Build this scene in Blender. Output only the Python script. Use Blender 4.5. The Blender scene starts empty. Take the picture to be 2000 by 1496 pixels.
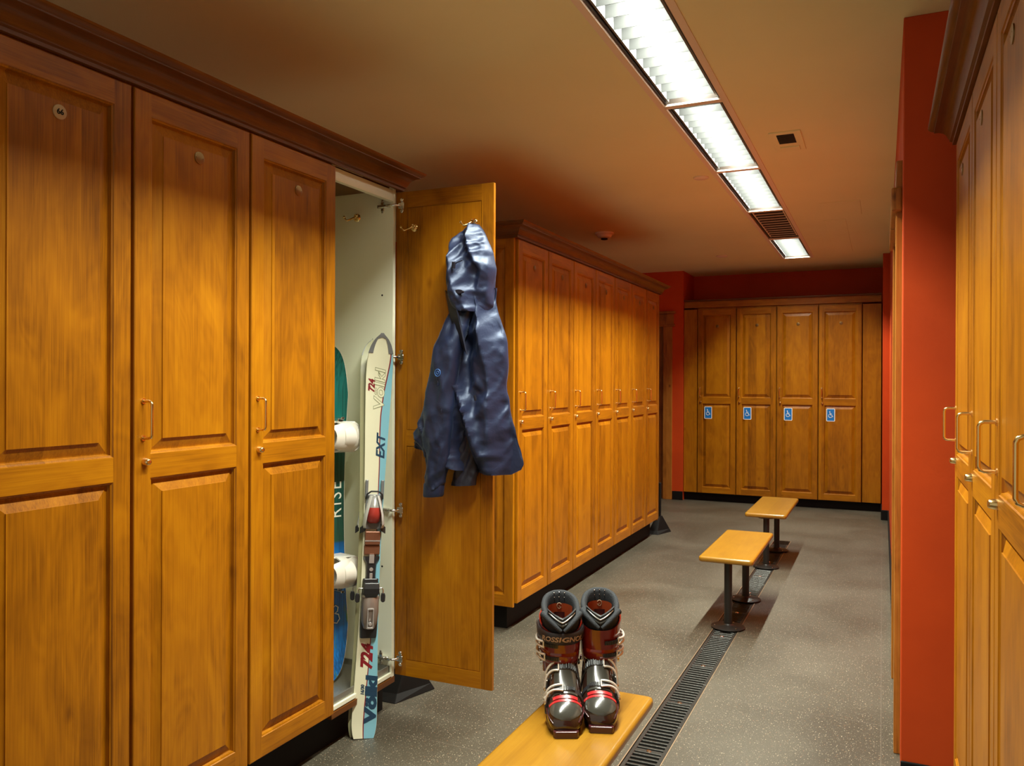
import bpy, bmesh, math, random
from mathutils import Vector, Matrix, noise
PI = math.pi
C = bpy.context.scene.collection
scn = bpy.context.scene

# ------------------------------------------------------------------ camera, world, exposure
F_PX = 1572.0
yaw, pitch, roll = math.radians(24.716), math.radians(-0.08), math.radians(0.2277)
cam_data = bpy.data.cameras.new('camera')
cam_data.sensor_fit = 'HORIZONTAL'; cam_data.sensor_width = 36.0
cam_data.lens = 36.0 * F_PX / 2000.0
cam_data.clip_start = 0.05; cam_data.clip_end = 60
cam = bpy.data.objects.new('camera', cam_data); C.objects.link(cam)
fw = Vector((-math.sin(yaw)*math.cos(pitch), math.cos(yaw)*math.cos(pitch), math.sin(pitch)))
rt = Vector((math.cos(yaw), math.sin(yaw), 0)); up = rt.cross(fw)
rt2 = rt*math.cos(roll) + up*math.sin(roll); up2 = -rt*math.sin(roll) + up*math.cos(roll)
cam.matrix_world = Matrix(((rt2.x, up2.x, -fw.x, 0), (rt2.y, up2.y, -fw.y, 0), (rt2.z, up2.z, -fw.z, 1.42), (0, 0, 0, 1)))
scn.camera = cam

world = bpy.data.worlds.new('World'); scn.world = world; world.use_nodes = True
world.node_tree.nodes['Background'].inputs[0].default_value = (1.0, 0.95, 0.74, 1)
world.node_tree.nodes['Background'].inputs[1].default_value = 0.35
scn.view_settings.view_transform = 'Standard'; scn.view_settings.look = 'None'
scn.view_settings.gamma = 1.0; scn.view_settings.use_curve_mapping = False
scn.view_settings.exposure = 0.37
LIGHT_W = 66.0        # watts of each lit ceiling troffer
LIGHT_SPREAD = 150

# ------------------------------------------------------------------ helpers
class MB:
    def __init__(s): s.v = []; s.f = []; s.m = []
    def add(s, vs, fs, m=0, xf=None):
        b = len(s.v)
        s.v += [tuple(xf @ Vector(p)) if xf else tuple(p) for p in vs]
        for f in fs: s.f.append([b+i for i in f]); s.m.append(m)
        return s
    def box(s, x0, x1, y0, y1, z0, z1, m=0, xf=None):
        vs = [(x0,y0,z0),(x1,y0,z0),(x1,y1,z0),(x0,y1,z0),(x0,y0,z1),(x1,y0,z1),(x1,y1,z1),(x0,y1,z1)]
        return s.add(vs, [(0,3,2,1),(4,5,6,7),(0,1,5,4),(1,2,6,5),(2,3,7,6),(3,0,4,7)], m, xf)
    def loft(s, rings, m=0, closed=True, cap=True, xf=None, mf=None):
        n = len(rings[0]); vs = [p for r in rings for p in r]; fs = []; ms = []
        for i in range(len(rings)-1):
            for j in range(n if closed else n-1):
                k = (j+1) % n
                fs.append((i*n+j, i*n+k, (i+1)*n+k, (i+1)*n+j)); ms.append(mf(i, j) if mf else m)
        if cap and closed:
            fs.append(tuple(range(n-1, -1, -1))); ms.append(m)
            fs.append(tuple((len(rings)-1)*n+j for j in range(n))); ms.append(m)
        b = len(s.v)
        s.v += [tuple(xf @ Vector(p)) if xf else tuple(p) for p in vs]
        for f, mm in zip(fs, ms): s.f.append([b+i for i in f]); s.m.append(mm)
        return s
    def cyl(s, p0, p1, r0, r1=None, n=20, m=0, xf=None):
        r1 = r0 if r1 is None else r1
        p0 = Vector(p0); p1 = Vector(p1); d = (p1-p0).normalized()
        a = d.orthogonal().normalized(); b = d.cross(a)
        R = [[tuple(p + (a*math.cos(t)+b*math.sin(t))*r) for t in [2*PI*i/n for i in range(n)]] for p, r in ((p0, r0), (p1, r1))]
        return s.loft(R, m, xf=xf)
    def lathe(s, prof, n=28, m=0, axis='Z', xf=None, mf=None):
        R = []
        for r, h in prof:
            ring = []
            for i in range(n):
                t = 2*PI*i/n; x, y = r*math.cos(t), r*math.sin(t)
                ring.append({'Z': (x, y, h), 'Y': (x, h, -y), 'X': (h, x, y)}[axis])
            R.append(ring)
        return s.loft(R, m, xf=xf, mf=mf)
    def tube(s, pts, r, n=8, m=0, xf=None, closed=False):
        pts = [Vector(p) for p in pts]; R = []; prev = None; L = len(pts)
        for i, p in enumerate(pts):
            d = (pts[min(i+1, L-1)] - pts[max(i-1, 0)]).normalized()
            if prev is None: a = d.orthogonal().normalized()
            else:
                a = prev - d*prev.dot(d)
                a = a.normalized() if a.length > 1e-6 else d.orthogonal().normalized()
            prev = a; b = d.cross(a)
            rr = r[i] if isinstance(r, (list, tuple)) else r
            R.append([tuple(p + (a*math.cos(t)+b*math.sin(t))*rr) for t in [2*PI*k/n for k in range(n)]])
        return s.loft(R, m, xf=xf)
    def prism(s, outline, y0, y1, m=0, xf=None):      # outline in (x,z), extruded along y
        n = len(outline)
        return s.loft([[(x, y0, z) for x, z in outline], [(x, y1, z) for x, z in outline]], m, xf=xf)
    def build(s, name, mats, parent=None, smooth=None, bevel=None, loc=None, rot=None):
        me = bpy.data.meshes.new(name); me.from_pydata(s.v, [], s.f)
        for mt in (mats if isinstance(mats, (list, tuple)) else [mats]): me.materials.append(mt)
        me.polygons.foreach_set('material_index', s.m)
        bm = bmesh.new(); bm.from_mesh(me); bmesh.ops.recalc_face_normals(bm, faces=bm.faces); bm.to_mesh(me); bm.free()
        if smooth:
            me.polygons.foreach_set('use_smooth', [True]*len(me.polygons))
            me.set_sharp_from_angle(angle=math.radians(smooth))
        o = bpy.data.objects.new(name, me); C.objects.link(o)
        if parent: o.parent = parent
        if loc: o.location = loc
        if rot: o.rotation_euler = rot
        if bevel:
            bv = o.modifiers.new('Bevel', 'BEVEL'); bv.width = bevel[0]; bv.segments = bevel[1]; bv.limit_method = 'ANGLE'; bv.angle_limit = math.radians(40)
        return o

def tag(o, label, cat, group=None, kind=None):
    if label: o['label'] = label
    if cat: o['category'] = cat
    if group: o['group'] = group
    if kind: o['kind'] = kind
    return o
def empty(name, loc=(0,0,0), rz=0, label=None, cat=None, group=None):
    o = bpy.data.objects.new(name, None); C.objects.link(o); o.empty_display_size = 0.1
    o.location = loc; o.rotation_euler = (0, 0, rz)
    return tag(o, label, cat, group)
def structure(o): o['kind'] = 'structure'; return o
def copy_tree(o, parent=None):
    c = o.copy(); C.objects.link(c)
    if parent: c.parent = parent
    for ch in [x for x in bpy.data.objects if x.parent == o]: copy_tree(ch, c)
    return c
def text_mb(body, size, depth=0.0004, mapf=None, bold=0.0, shear=0.0, sx=1.0, spacing=1.0):
    cu = bpy.data.curves.new('lettering', 'FONT'); cu.body = body; cu.size = size; cu.extrude = depth
    cu.offset = bold; cu.shear = shear; cu.space_character = spacing; cu.align_x = 'CENTER'; cu.align_y = 'CENTER'
    cu.resolution_u = 3
    to = bpy.data.objects.new('lettering', cu); C.objects.link(to)
    dg = bpy.context.evaluated_depsgraph_get(); me = bpy.data.meshes.new_from_object(to.evaluated_get(dg))
    mb = MB()
    vs = [Vector((v.co.x*sx, v.co.y, v.co.z)) for v in me.vertices]
    if mapf: vs = [mapf(v) for v in vs]
    mb.add(vs, [tuple(p.vertices) for p in me.polygons])
    bpy.data.objects.remove(to); bpy.data.curves.remove(cu); bpy.data.meshes.remove(me)
    return mb
def lerp(a, b, t): return a + (b-a)*t
def interp(tab, x):
    if x <= tab[0][0]: return tab[0][1]
    for (x0, y0), (x1, y1) in zip(tab, tab[1:]):
        if x <= x1:
            t = (x-x0)/(x1-x0); return lerp(y0, y1, t)
    return tab[-1][1]
def sinterp(tab, x):      # smooth (Catmull-Rom)
    n = len(tab)
    if x <= tab[0][0]: return tab[0][1]
    if x >= tab[-1][0]: return tab[-1][1]
    for i in range(n-1):
        if x <= tab[i+1][0]:
            x0, y0 = tab[i]; x1, y1 = tab[i+1]; t = (x-x0)/(x1-x0)
            ym = tab[i-1] if i else (2*x0-x1, 2*y0-y1); yp = tab[i+2] if i+2 < n else (2*x1-x0, 2*y1-y0)
            m0 = (y1-ym[1])/(x1-ym[0])*(x1-x0); m1 = (yp[1]-y0)/(yp[0]-x0)*(x1-x0)
            return (2*t**3-3*t*t+1)*y0 + (t**3-2*t*t+t)*m0 + (-2*t**3+3*t*t)*y1 + (t**3-t*t)*m1

# ------------------------------------------------------------------ materials
def nt(name):
    m = bpy.data.materials.new(name); m.use_nodes = True
    return m, m.node_tree.nodes, m.node_tree.links, m.node_tree.nodes['Principled BSDF']
def plain(name, col, rough=0.5, metal=0.0, coat=0.0, trans=0.0, sheen=0.0, ior=None, bump=None):
    m, N, L, b = nt(name)
    b.inputs['Base Color'].default_value = (*col, 1); b.inputs['Roughness'].default_value = rough
    b.inputs['Metallic'].default_value = metal; b.inputs['Coat Weight'].default_value = coat
    b.inputs['Coat Roughness'].default_value = 0.08
    b.inputs['Transmission Weight'].default_value = trans; b.inputs['Sheen Weight'].default_value = sheen
    if ior: b.inputs['IOR'].default_value = ior
    tc = N.new('ShaderNodeTexCoord'); nz = N.new('ShaderNodeTexNoise'); nz.inputs['Scale'].default_value = bump[0] if bump else 60
    nz.inputs['Detail'].default_value = 3
    L.new(tc.outputs['Object'], nz.inputs['Vector'])
    bp = N.new('ShaderNodeBump'); bp.inputs['Strength'].default_value = bump[1] if bump else 0.03
    bp.inputs['Distance'].default_value = 0.002
    L.new(nz.outputs['Fac'], bp.inputs['Height']); L.new(bp.outputs['Normal'], b.inputs['Normal'])
    return m
def wood(name, dark, mid, light, grain='Z', across='X', board=0.095, rough=0.38, coat=0.0, knots=0.22, contrast=1.0):
    m, N, L, b = nt(name)
    tc = N.new('ShaderNodeTexCoord'); oi = N.new('ShaderNodeObjectInfo')
    off = N.new('ShaderNodeVectorMath'); off.operation = 'MULTIPLY_ADD'
    cr = N.new('ShaderNodeCombineXYZ')
    for k in range(3): L.new(oi.outputs['Random'], cr.inputs[k])
    L.new(cr.outputs[0], off.inputs[0]); off.inputs[1].default_value = (17.3, 5.1, 11.7); L.new(tc.outputs['Object'], off.inputs[2])
    def math_(op, a, bb=None, c=None):
        n = N.new('ShaderNodeMath'); n.operation = op
        for i, x in enumerate((a, bb, c)):
            if x is None: continue
            if isinstance(x, (int, float)): n.inputs[i].default_value = x
            else: L.new(x, n.inputs[i])
        return n.outputs[0]
    sep = N.new('ShaderNodeSeparateXYZ'); L.new(off.outputs[0], sep.inputs[0])
    u = sep.outputs[across]
    # glued boards: each strip gets its own tone and its own stretch of figure
    idx = math_('FLOOR', math_('DIVIDE', u, board))
    wn = N.new('ShaderNodeTexWhiteNoise'); wn.noise_dimensions = '1D'; L.new(idx, wn.inputs['W'])
    sh = N.new('ShaderNodeVectorMath'); sh.operation = 'MULTIPLY_ADD'
    L.new(wn.outputs['Color'], sh.inputs[0]); sh.inputs[1].default_value = (3, 3, 3); L.new(off.outputs[0], sh.inputs[2])
    def noise_(scale, stretch, detail=4, dist=0.0, src=None):
        mp = N.new('ShaderNodeMapping'); sc = [1.0, 1.0, 1.0]; sc['XYZ'.index(grain)] = stretch
        mp.inputs['Scale'].default_value = sc; L.new(src or sh.outputs[0], mp.inputs['Vector'])
        n = N.new('ShaderNodeTexNoise'); n.inputs['Scale'].default_value = scale; n.inputs['Detail'].default_value = detail
        n.inputs['Distortion'].default_value = dist; L.new(mp.outputs[0], n.inputs['Vector']); return n.outputs['Fac']
    fine = noise_(330, 0.016, 4)
    fig = noise_(7, 0.20, 2, 0.9)
    rings = math_('SINE', math_('MULTIPLY', fig, 70))
    blot = noise_(7, 0.5, 5, 1.2)
    v = math_('MULTIPLY_ADD', wn.outputs['Value'], 0.26*contrast, 0.34)
    v = math_('ADD', v, math_('MULTIPLY', math_('SUBTRACT', fine, 0.5), 0.62*contrast))
    v = math_('ADD', v, math_('MULTIPLY', rings, 0.035*contrast))
    v = math_('ADD', v, math_('MULTIPLY', math_('SUBTRACT', blot, 0.5), 0.60*contrast))
    # knots
    mp = N.new('ShaderNodeMapping'); sc = [3.1, 3.1, 3.1]; sc['XYZ'.index(grain)] = 2.0
    mp.inputs['Scale'].default_value = sc; L.new(sh.outputs[0], mp.inputs['Vector'])
    vo = N.new('ShaderNodeTexVoronoi'); vo.inputs['Scale'].default_value = 1.6; L.new(mp.outputs[0], vo.inputs['Vector'])
    kn = N.new('ShaderNodeMapRange'); L.new(vo.outputs['Distance'], kn.inputs['Value'])
    kn.inputs['From Min'].default_value = 0.02; kn.inputs['From Max'].default_value = 0.10; kn.inputs['To Min'].default_value = knots; kn.inputs['To Max'].default_value = 0
    v = math_('SUBTRACT', v, kn.outputs[0])
    rp = N.new('ShaderNodeValToRGB'); e = rp.color_ramp.elements
    e[0].position = 0.0; e[0].color = (*dark, 1); e[1].position = 1.0; e[1].color = (*light, 1)
    x = e.new(0.48); x.color = (*mid, 1)
    L.new(v, rp.inputs[0]); L.new(rp.outputs[0], b.inputs['Base Color'])
    b.inputs['Roughness'].default_value = rough; b.inputs['Coat Weight'].default_value = coat; b.inputs['Coat Roughness'].default_value = 0.22; b.inputs['Specular IOR Level'].default_value = 0.35
    bp = N.new('ShaderNodeBump'); bp.inputs['Strength'].default_value = 0.12; bp.inputs['Distance'].default_value = 0.001
    L.new(fine, bp.inputs['Height']); L.new(bp.outputs['Normal'], b.inputs['Normal'])
    return m
WD, WM, WL = (0.10,0.026,0.001), (0.37,0.130,0.0018), (0.56,0.235,0.004)
M = {}
M['wood_v'] = wood('alder_vertical', WD, WM, WL, 'Z', 'X')
M['wood_h'] = wood('alder_horizontal', WD, WM, WL, 'X', 'Z')
M['wood_side'] = wood('alder_side_grain', WD, WM, WL, 'Z', 'Y')
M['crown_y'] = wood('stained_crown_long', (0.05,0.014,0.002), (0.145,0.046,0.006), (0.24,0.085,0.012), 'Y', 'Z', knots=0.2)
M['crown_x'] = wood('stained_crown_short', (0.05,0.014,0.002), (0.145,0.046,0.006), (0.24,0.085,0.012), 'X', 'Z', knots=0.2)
M['knotty'] = wood('knotty_alder_trim', (0.08,0.022,0.004), (0.36,0.13,0.016), (0.52,0.22,0.035), 'Z', 'X', knots=0.95, contrast=1.3)
M['maple'] = wood('varnished_bench_oak', (0.20,0.085,0.008), (0.32,0.155,0.012), (0.42,0.225,0.022), 'Y', 'X', board=0.075, rough=0.3, coat=0.25, knots=0.05, contrast=0.75)
M['white'] = plain('white_melamine', (0.90,0.91,0.72), 0.35)
M['brass'] = plain('brushed_brass', (0.86,0.62,0.28), 0.2, 1.0)
M['brass_dark'] = plain('aged_brass', (0.32,0.21,0.09), 0.35, 1.0)
M['chrome'] = plain('nickel', (0.72,0.70,0.66), 0.18, 1.0)
M['black'] = plain('black_rubber', (0.006,0.0055,0.005), 0.65)
M['black'].node_tree.nodes['Principled BSDF'].inputs['Specular IOR Level'].default_value = 0.2
M['plate'] = plain('tan_number_disc', (0.50,0.37,0.20), 0.5, 0.3)
M['blackmetal'] = plain('black_powder_coat', (0.022,0.020,0.018), 0.38, 0.3, bump=(300,0.15))
M['dark'] = plain('dark_cavity', (0.006,0.005,0.004), 0.9)
M['lightwhite'] = plain('louvre_blade', (0.024,0.026,0.026), 0.7)
M['reflector'] = plain('dull_reflector', (0.16,0.16,0.16), 0.5)
M['louvre_off'] = plain('unlit_louvre', (0.10,0.065,0.045), 0.5)
M['flange'] = plain('painted_flange', (0.88,0.74,0.60), 0.45)
M['darkframe'] = plain('dark_frame', (0.03,0.02,0.014), 0.5)
def ceiling_mat():
    m, N, L, b = nt('tan_ceiling_paint')
    tc = N.new('ShaderNodeTexCoord'); n = N.new('ShaderNodeTexNoise'); n.inputs['Scale'].default_value = 0.9; n.inputs['Detail'].default_value = 3
    L.new(tc.outputs['Object'], n.inputs['Vector'])
    rp = N.new('ShaderNodeValToRGB'); rp.color_ramp.elements[0].color = (0.84,0.81,0.46,1); rp.color_ramp.elements[1].color = (0.90,0.87,0.51,1)
    rp.color_ramp.elements[0].position = 0.35; rp.color_ramp.elements[1].position = 0.65
    L.new(n.outputs['Fac'], rp.inputs[0]); L.new(rp.outputs[0], b.inputs['Base Color']); b.inputs['Roughness'].default_value = 0.75
    n2 = N.new('ShaderNodeTexNoise'); n2.inputs['Scale'].default_value = 120; L.new(tc.outputs['Object'], n2.inputs['Vector'])
    bp = N.new('ShaderNodeBump'); bp.inputs['Strength'].default_value = 0.15; bp.inputs['Distance'].default_value = 0.001
    L.new(n2.outputs['Fac'], bp.inputs['Height']); L.new(bp.outputs['Normal'], b.inputs['Normal'])
    return m
M['ceiling'] = ceiling_mat()
def wall_mat(name, col, col2):
    m, N, L, b = nt(name)
    tc = N.new('ShaderNodeTexCoord'); n = N.new('ShaderNodeTexNoise'); n.inputs['Scale'].default_value = 2.2; n.inputs['Detail'].default_value = 5
    L.new(tc.outputs['Object'], n.inputs['Vector'])
    rp = N.new('ShaderNodeValToRGB'); rp.color_ramp.elements[0].color = (*col2,1); rp.color_ramp.elements[1].color = (*col,1)
    rp.color_ramp.elements[0].position = 0.3; rp.color_ramp.elements[1].position = 0.6
    L.new(n.outputs['Fac'], rp.inputs[0])
    # a few chips of bare plaster
    vo = N.new('ShaderNodeTexVoronoi'); vo.inputs['Scale'].default_value = 2.3; L.new(tc.outputs['Object'], vo.inputs['Vector'])
    lt = N.new('ShaderNodeMath'); lt.operation = 'LESS_THAN'; L.new(vo.outputs['Distance'], lt.inputs[0]); lt.inputs[1].default_value = 0.012
    mx = N.new('ShaderNodeMix'); mx.data_type = 'RGBA'; L.new(lt.outputs[0], mx.inputs[0]); L.new(rp.outputs[0], mx.inputs[6]); mx.inputs[7].default_value = (0.8,0.7,0.6,1)
    L.new(mx.outputs[2], b.inputs['Base Color']); b.inputs['Roughness'].default_value = 0.6; b.inputs['Specular IOR Level'].default_value = 0.25
    n2 = N.new('ShaderNodeTexNoise'); n2.inputs['Scale'].default_value = 11; n2.inputs['Detail'].default_value = 6; L.new(tc.outputs['Object'], n2.inputs['Vector'])
    bp = N.new('ShaderNodeBump'); bp.inputs['Strength'].default_value = 0.35; bp.inputs['Distance'].default_value = 0.004
    L.new(n2.outputs['Fac'], bp.inputs['Height']); L.new(bp.outputs['Normal'], b.inputs['Normal'])
    return m
M['red'] = wall_mat('terracotta_plaster', (0.60,0.070,0.008), (0.51,0.056,0.007))
def floor_mat():
    m, N, L, b = nt('speckled_rubber_floor')
    tc = N.new('ShaderNodeTexCoord')
    def noi(s, d, dist=0):
        n = N.new('ShaderNodeTexNoise'); n.inputs['Scale'].default_value = s; n.inputs['Detail'].default_value = d; n.inputs['Distortion'].default_value = dist
        L.new(tc.outputs['Object'], n.inputs['Vector']); return n
    big = noi(1.6, 5, 0.4); fine = noi(260, 2)
    rp = N.new('ShaderNodeValToRGB'); e = rp.color_ramp.elements
    e[0].position = 0.32; e[0].color = (0.052,0.044,0.030,1); e[1].position = 0.68; e[1].color = (0.092,0.080,0.057,1)
    L.new(big.outputs['Fac'], rp.inputs[0])
    rf = N.new('ShaderNodeValToRGB'); e = rf.color_ramp.elements
    e[0].position = 0.3; e[0].color = (0.55,0.55,0.55,1); e[1].position = 0.7; e[1].color = (1.5,1.5,1.5,1)
    L.new(fine.outputs['Fac'], rf.inputs[0])
    mu = N.new('ShaderNodeMix'); mu.data_type = 'RGBA'; mu.blend_type = 'MULTIPLY'; mu.inputs[0].default_value = 1
    L.new(rp.outputs[0], mu.inputs[6]); L.new(rf.outputs[0], mu.inputs[7]); last = mu.outputs[2]
    for scale, thr, col in ((85, 0.16, (0.46,0.40,0.28,1)), (60, 0.11, (0.30,0.15,0.08,1)), (150, 0.2, (0.30,0.26,0.19,1))):
        vo = N.new('ShaderNodeTexVoronoi'); vo.inputs['Scale'].default_value = scale; vo.inputs['Randomness'].default_value = 1
        L.new(tc.outputs['Object'], vo.inputs['Vector'])
        lt = N.new('ShaderNodeMath'); lt.operation = 'LESS_THAN'; L.new(vo.outputs['Distance'], lt.inputs[0]); lt.inputs[1].default_value = thr
        sc = N.new('ShaderNodeSeparateColor'); L.new(vo.outputs['Color'], sc.inputs[0])
        g = N.new('ShaderNodeMath'); g.operation = 'GREATER_THAN'; L.new(sc.outputs[0], g.inputs[0]); g.inputs[1].default_value = 0.45
        a = N.new('ShaderNodeMath'); a.operation = 'MULTIPLY'; L.new(lt.outputs[0], a.inputs[0]); L.new(g.outputs[0], a.inputs[1])
        mx = N.new('ShaderNodeMix'); mx.data_type = 'RGBA'; L.new(a.outputs[0], mx.inputs[0]); L.new(last, mx.inputs[6]); mx.inputs[7].default_value = col; last = mx.outputs[2]
    br = N.new('ShaderNodeTexBrick'); br.offset = 0.0; br.inputs['Scale'].default_value = 1.0
    br.inputs['Brick Width'].default_value = 0.92; br.inputs['Row Height'].default_value = 0.92; br.inputs['Mortar Size'].default_value = 0.0022; br.inputs['Mortar Smooth'].default_value = 0.3
    L.new(tc.outputs['Object'], br.inputs['Vector'])
    mx = N.new('ShaderNodeMix'); mx.data_type = 'RGBA'; mx.blend_type = 'MIX'
    f = N.new('ShaderNodeMath'); f.operation = 'MULTIPLY'; L.new(br.outputs['Fac'], f.inputs[0]); f.inputs[1].default_value = 0.45
    L.new(f.outputs[0], mx.inputs[0]); L.new(last, mx.inputs[6]); mx.inputs[7].default_value = (0.16,0.13,0.10,1)
    L.new(mx.outputs[2], b.inputs['Base Color'])
    b.inputs['Roughness'].default_value = 0.42
    rr = N.new('ShaderNodeMapRange'); L.new(big.outputs['Fac'], rr.inputs['Value']); rr.inputs['To Min'].default_value = 0.34; rr.inputs['To Max'].default_value = 0.55
    L.new(rr.outputs[0], b.inputs['Roughness'])
    bp = N.new('ShaderNodeBump'); bp.inputs['Strength'].default_value = 0.25; bp.inputs['Distance'].default_value = 0.001
    L.new(fine.outputs['Fac'], bp.inputs['Height']); L.new(bp.outputs['Normal'], b.inputs['Normal'])
    return m
M['floor'] = floor_mat()
def lamp_mat():
    m, N, L, b = nt('fluorescent_tube')
    b.inputs['Base Color'].default_value = (1,1,1,1); b.inputs['Emission Color'].default_value = (0.93,1,1,1); b.inputs['Emission Strength'].default_value = 3
    return m
M['tubelit'] = lamp_mat()

# ------------------------------------------------------------------ the room shell
ZC = 2.77
# floor, with the drain channel left open
DX0, DX1, DY0, DY1 = -0.885, -0.739, 0.30, 7.60
mb = MB()
X0, X1, Y0, Y1 = -4.4, 1.2, -1.0, 10.6
for a, b_, c, d in ((X0, DX0, Y0, Y1), (DX1, X1, Y0, Y1), (DX0, DX1, Y0, DY0), (DX0, DX1, DY1, Y1)):
    mb.box(a, b_, c, d, -0.12, 0.0)
structure(mb.build('floor', M['floor']))
# ceiling, with the slot for the row of troffers left open
LX0, LX1 = -0.975, -0.700
YB = [-1.34, -0.03, 1.28, 2.59, 3.90, 5.23, 6.56, 7.88, 9.16]
mb = MB()
for a, b_, c, d in ((X0, LX0, Y0, Y1), (LX1, X1, Y0, Y1), (LX0, LX1, YB[-1], Y1), (LX0, LX1, Y0, YB[2])):
    mb.box(a, b_, c, d, ZC, ZC+0.15)
structure(mb.build('ceiling', M['ceiling']))
def wall(name, *b, m='red'):
    return structure(MB().box(*b).build(name, M[m]))
wall('wall_back', -2.19, 0.0, 10.30, 10.42, 0, ZC)
w = MB(); w.box(-4.4, -3.30, 9.70, 9.84, 0, ZC); w.box(-3.30, -2.43, 9.70, 9.84, 2.12, ZC); w.box(-2.43, -2.19, 9.70, 9.84, 0, ZC); w.box(-2.30, -2.19, 9.84, 10.42, 0, ZC)
structure(w.build('wall_far_left', M['red']))
wall('wall_left', -4.4, -4.28, -1.0, 9.70, 0, ZC)
w = MB(); w.box(0.066, 0.20, 3.42, 9.2, 2.10, ZC); w.box(0.066, 0.20, 4.30, 9.2, 0, 2.10)
w.box(0.066, 1.2, 3.30, 3.42, 0, ZC); w.box(0.0, 0.20, 9.2, 10.42, 0, ZC)
structure(w.build('wall_right', M['red'], bevel=(0.004, 2)))
wall('wall_right_behind', 0.85, 0.97, -1.0, 3.30, 0, ZC)
def base(name, *b): return structure(MB().box(*b).build(name, M['black'], bevel=(0.004, 2)))
base('baseboard_far_left', -2.315, -2.186, 9.688, 9.70, 0, 0.105)
base('baseboard_right_end', -0.004, 0.066, 9.188, 9.20, 0, 0.105)
base('baseboard_right_return', -0.010, 0.0, 9.20, 9.66, 0, 0.105)
base('baseboard_right', 0.054, 0.066, 4.32, 9.19, 0, 0.105)
base('baseboard_pillar', 0.066, 0.85, 3.290, 3.30, 0, 0.03)

# ------------------------------------------------------------------ doors of the room with casings
d = empty('door_1', (-2.43, 9.70, 0)); d['kind'] = 'structure'
MB().box(-0.87, 0.0, 0.03, 0.075, 0.005, 2.115).build('door_leaf', M['knotty'], d)
cs = MB(); cs.box(0.0, 0.112, -0.022, 0.0, 0.0, 2.115); cs.box(-0.98, -0.87, -0.022, 0.0, 0.0, 2.115)
cs.build('casing', M['knotty'], d, bevel=(0.004, 2))
hd = MB(); hd.box(-1.0, 0.13, -0.034, 0.0, 2.115, 2.255); hd.box(-1.02, 0.155, -0.05, 0.0, 2.255, 2.285); hd.box(-1.01, 0.145, -0.042, 0.0, 2.10, 2.125)
hd.build('header', M['knotty'], d, bevel=(0.006, 2))
d = empty('door_2', (0.066, 3.42, 0)); d['kind'] = 'structure'
MB().box(0.03, 0.075, 0.10, 0.86, 0.005, 2.09).build('door_leaf', M['knotty'], d)
cs = MB(); cs.box(-0.022, 0.02, 0.0, 0.10, 0.0, 2.09); cs.box(-0.022, 0.02, 0.86, 0.96, 0.0, 2.09)
cs.build('casing', M['knotty'], d, bevel=(0.003, 2))
hd = MB(); hd.box(-0.022, 0.02, -0.02, 0.98, 2.09, 2.27); hd.box(-0.038, 0.0, -0.035, 0.995, 2.075, 2.165)
hd.build('header', M['knotty'], d, bevel=(0.006, 2))

# ------------------------------------------------------------------ ceiling lights
def troffer(y0, y1, lit, first):
    t = empty('ceiling_light', ((LX0+LX1)/2, (y0+y1)/2, ZC))
    hx = (LX1-LX0)/2; hy = (y1-y0)/2; fl = 0.028
    fr = MB()
    fr.box(-hx-fl, -hx+0.002, -hy, hy, -0.006, 0.004); fr.box(hx-0.002, hx+fl, -hy, hy, -0.006, 0.004)
    fr.box(-hx, hx, -hy, -hy+0.022, -0.006, 0.004); fr.box(-hx, hx, hy-0.022, hy, -0.006, 0.004)
    fr.build('frame', M['flange'], t)
    hs = MB(); dm, wm = 0, 1
    hs.box(-hx+0.001, -hx+0.012, -hy, hy, 0.004, 0.20, 0); hs.box(hx-0.012, hx-0.001, -hy, hy, 0.004, 0.20, 0)
    hs.box(-hx, hx, -hy, -hy+0.010, 0.004, 0.20, 0); hs.box(-hx, hx, hy-0.010, hy, 0.004, 0.20, 0)
    hs.box(-hx, hx, -hy, hy, 0.20, 0.21, 1)
    hs.build('housing', [M['darkframe'], M['reflector']], t)
    rf = MB()
    for s in (-1, 1): rf.box(min(s*(hx-0.017), s*(hx-0.026)), max(s*(hx-0.017), s*(hx-0.026)), -hy+0.024, hy-0.024, 0.012, 0.165)
    rf.build('reflector', M['reflector'] if lit else M['flange'], t)
    lv = MB(); n = 12; sp = (2*hy-0.05)/n
    for i in range(n):
        y = -hy+0.03+sp*(i+0.5)
        lv.loft([[(x, y-0.001, 0.010), (x, y+0.001, 0.010), (x, y+0.004, 0.064), (x, y-0.004, 0.064)] for x in (-hx+0.026, hx-0.026)])
        if not lit: lv.box(-hx+0.026, hx-0.026, y-0.004, y+0.004, 0.006, 0.011, 1)
    lv.build('louver', [M['lightwhite'] if lit else M['louvre_off'], M['flange']], t)
    if lit:
        tb = MB()
        tb.cyl((0, -hy+0.05, 0.142), (0, hy-0.05, 0.142), 0.013, n=12)
        tb.build('tube', M['tubelit'], t, smooth=50)
        ld = bpy.data.lights.new('lamp_light', 'AREA'); ld.shape = 'RECTANGLE'; ld.size = 0.04; ld.size_y = 2*hy-0.1
        ld.energy = LIGHT_W; ld.color = (0.98, 1.0, 0.86); ld.spread = math.radians(LIGHT_SPREAD)
        lo = bpy.data.objects.new('lamp_light', ld); C.objects.link(lo); lo.parent = t; lo.location = (0, 0, 0.124)
    return t
LL = ['bright louvred ceiling light passing above the camera', 'bright louvred ceiling light just out of the near end',
      'bright louvred ceiling light cut by the top edge of the photo', 'bright louvred ceiling light largest in view, nearest of the row',
      'second lit louvred ceiling light, beside the square ceiling vent', 'third lit louvred ceiling light, just before the dark unit',
      'unlit dark louvred ceiling unit between two lit ones', 'small far lit louvred ceiling light at the end of the row']
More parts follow.
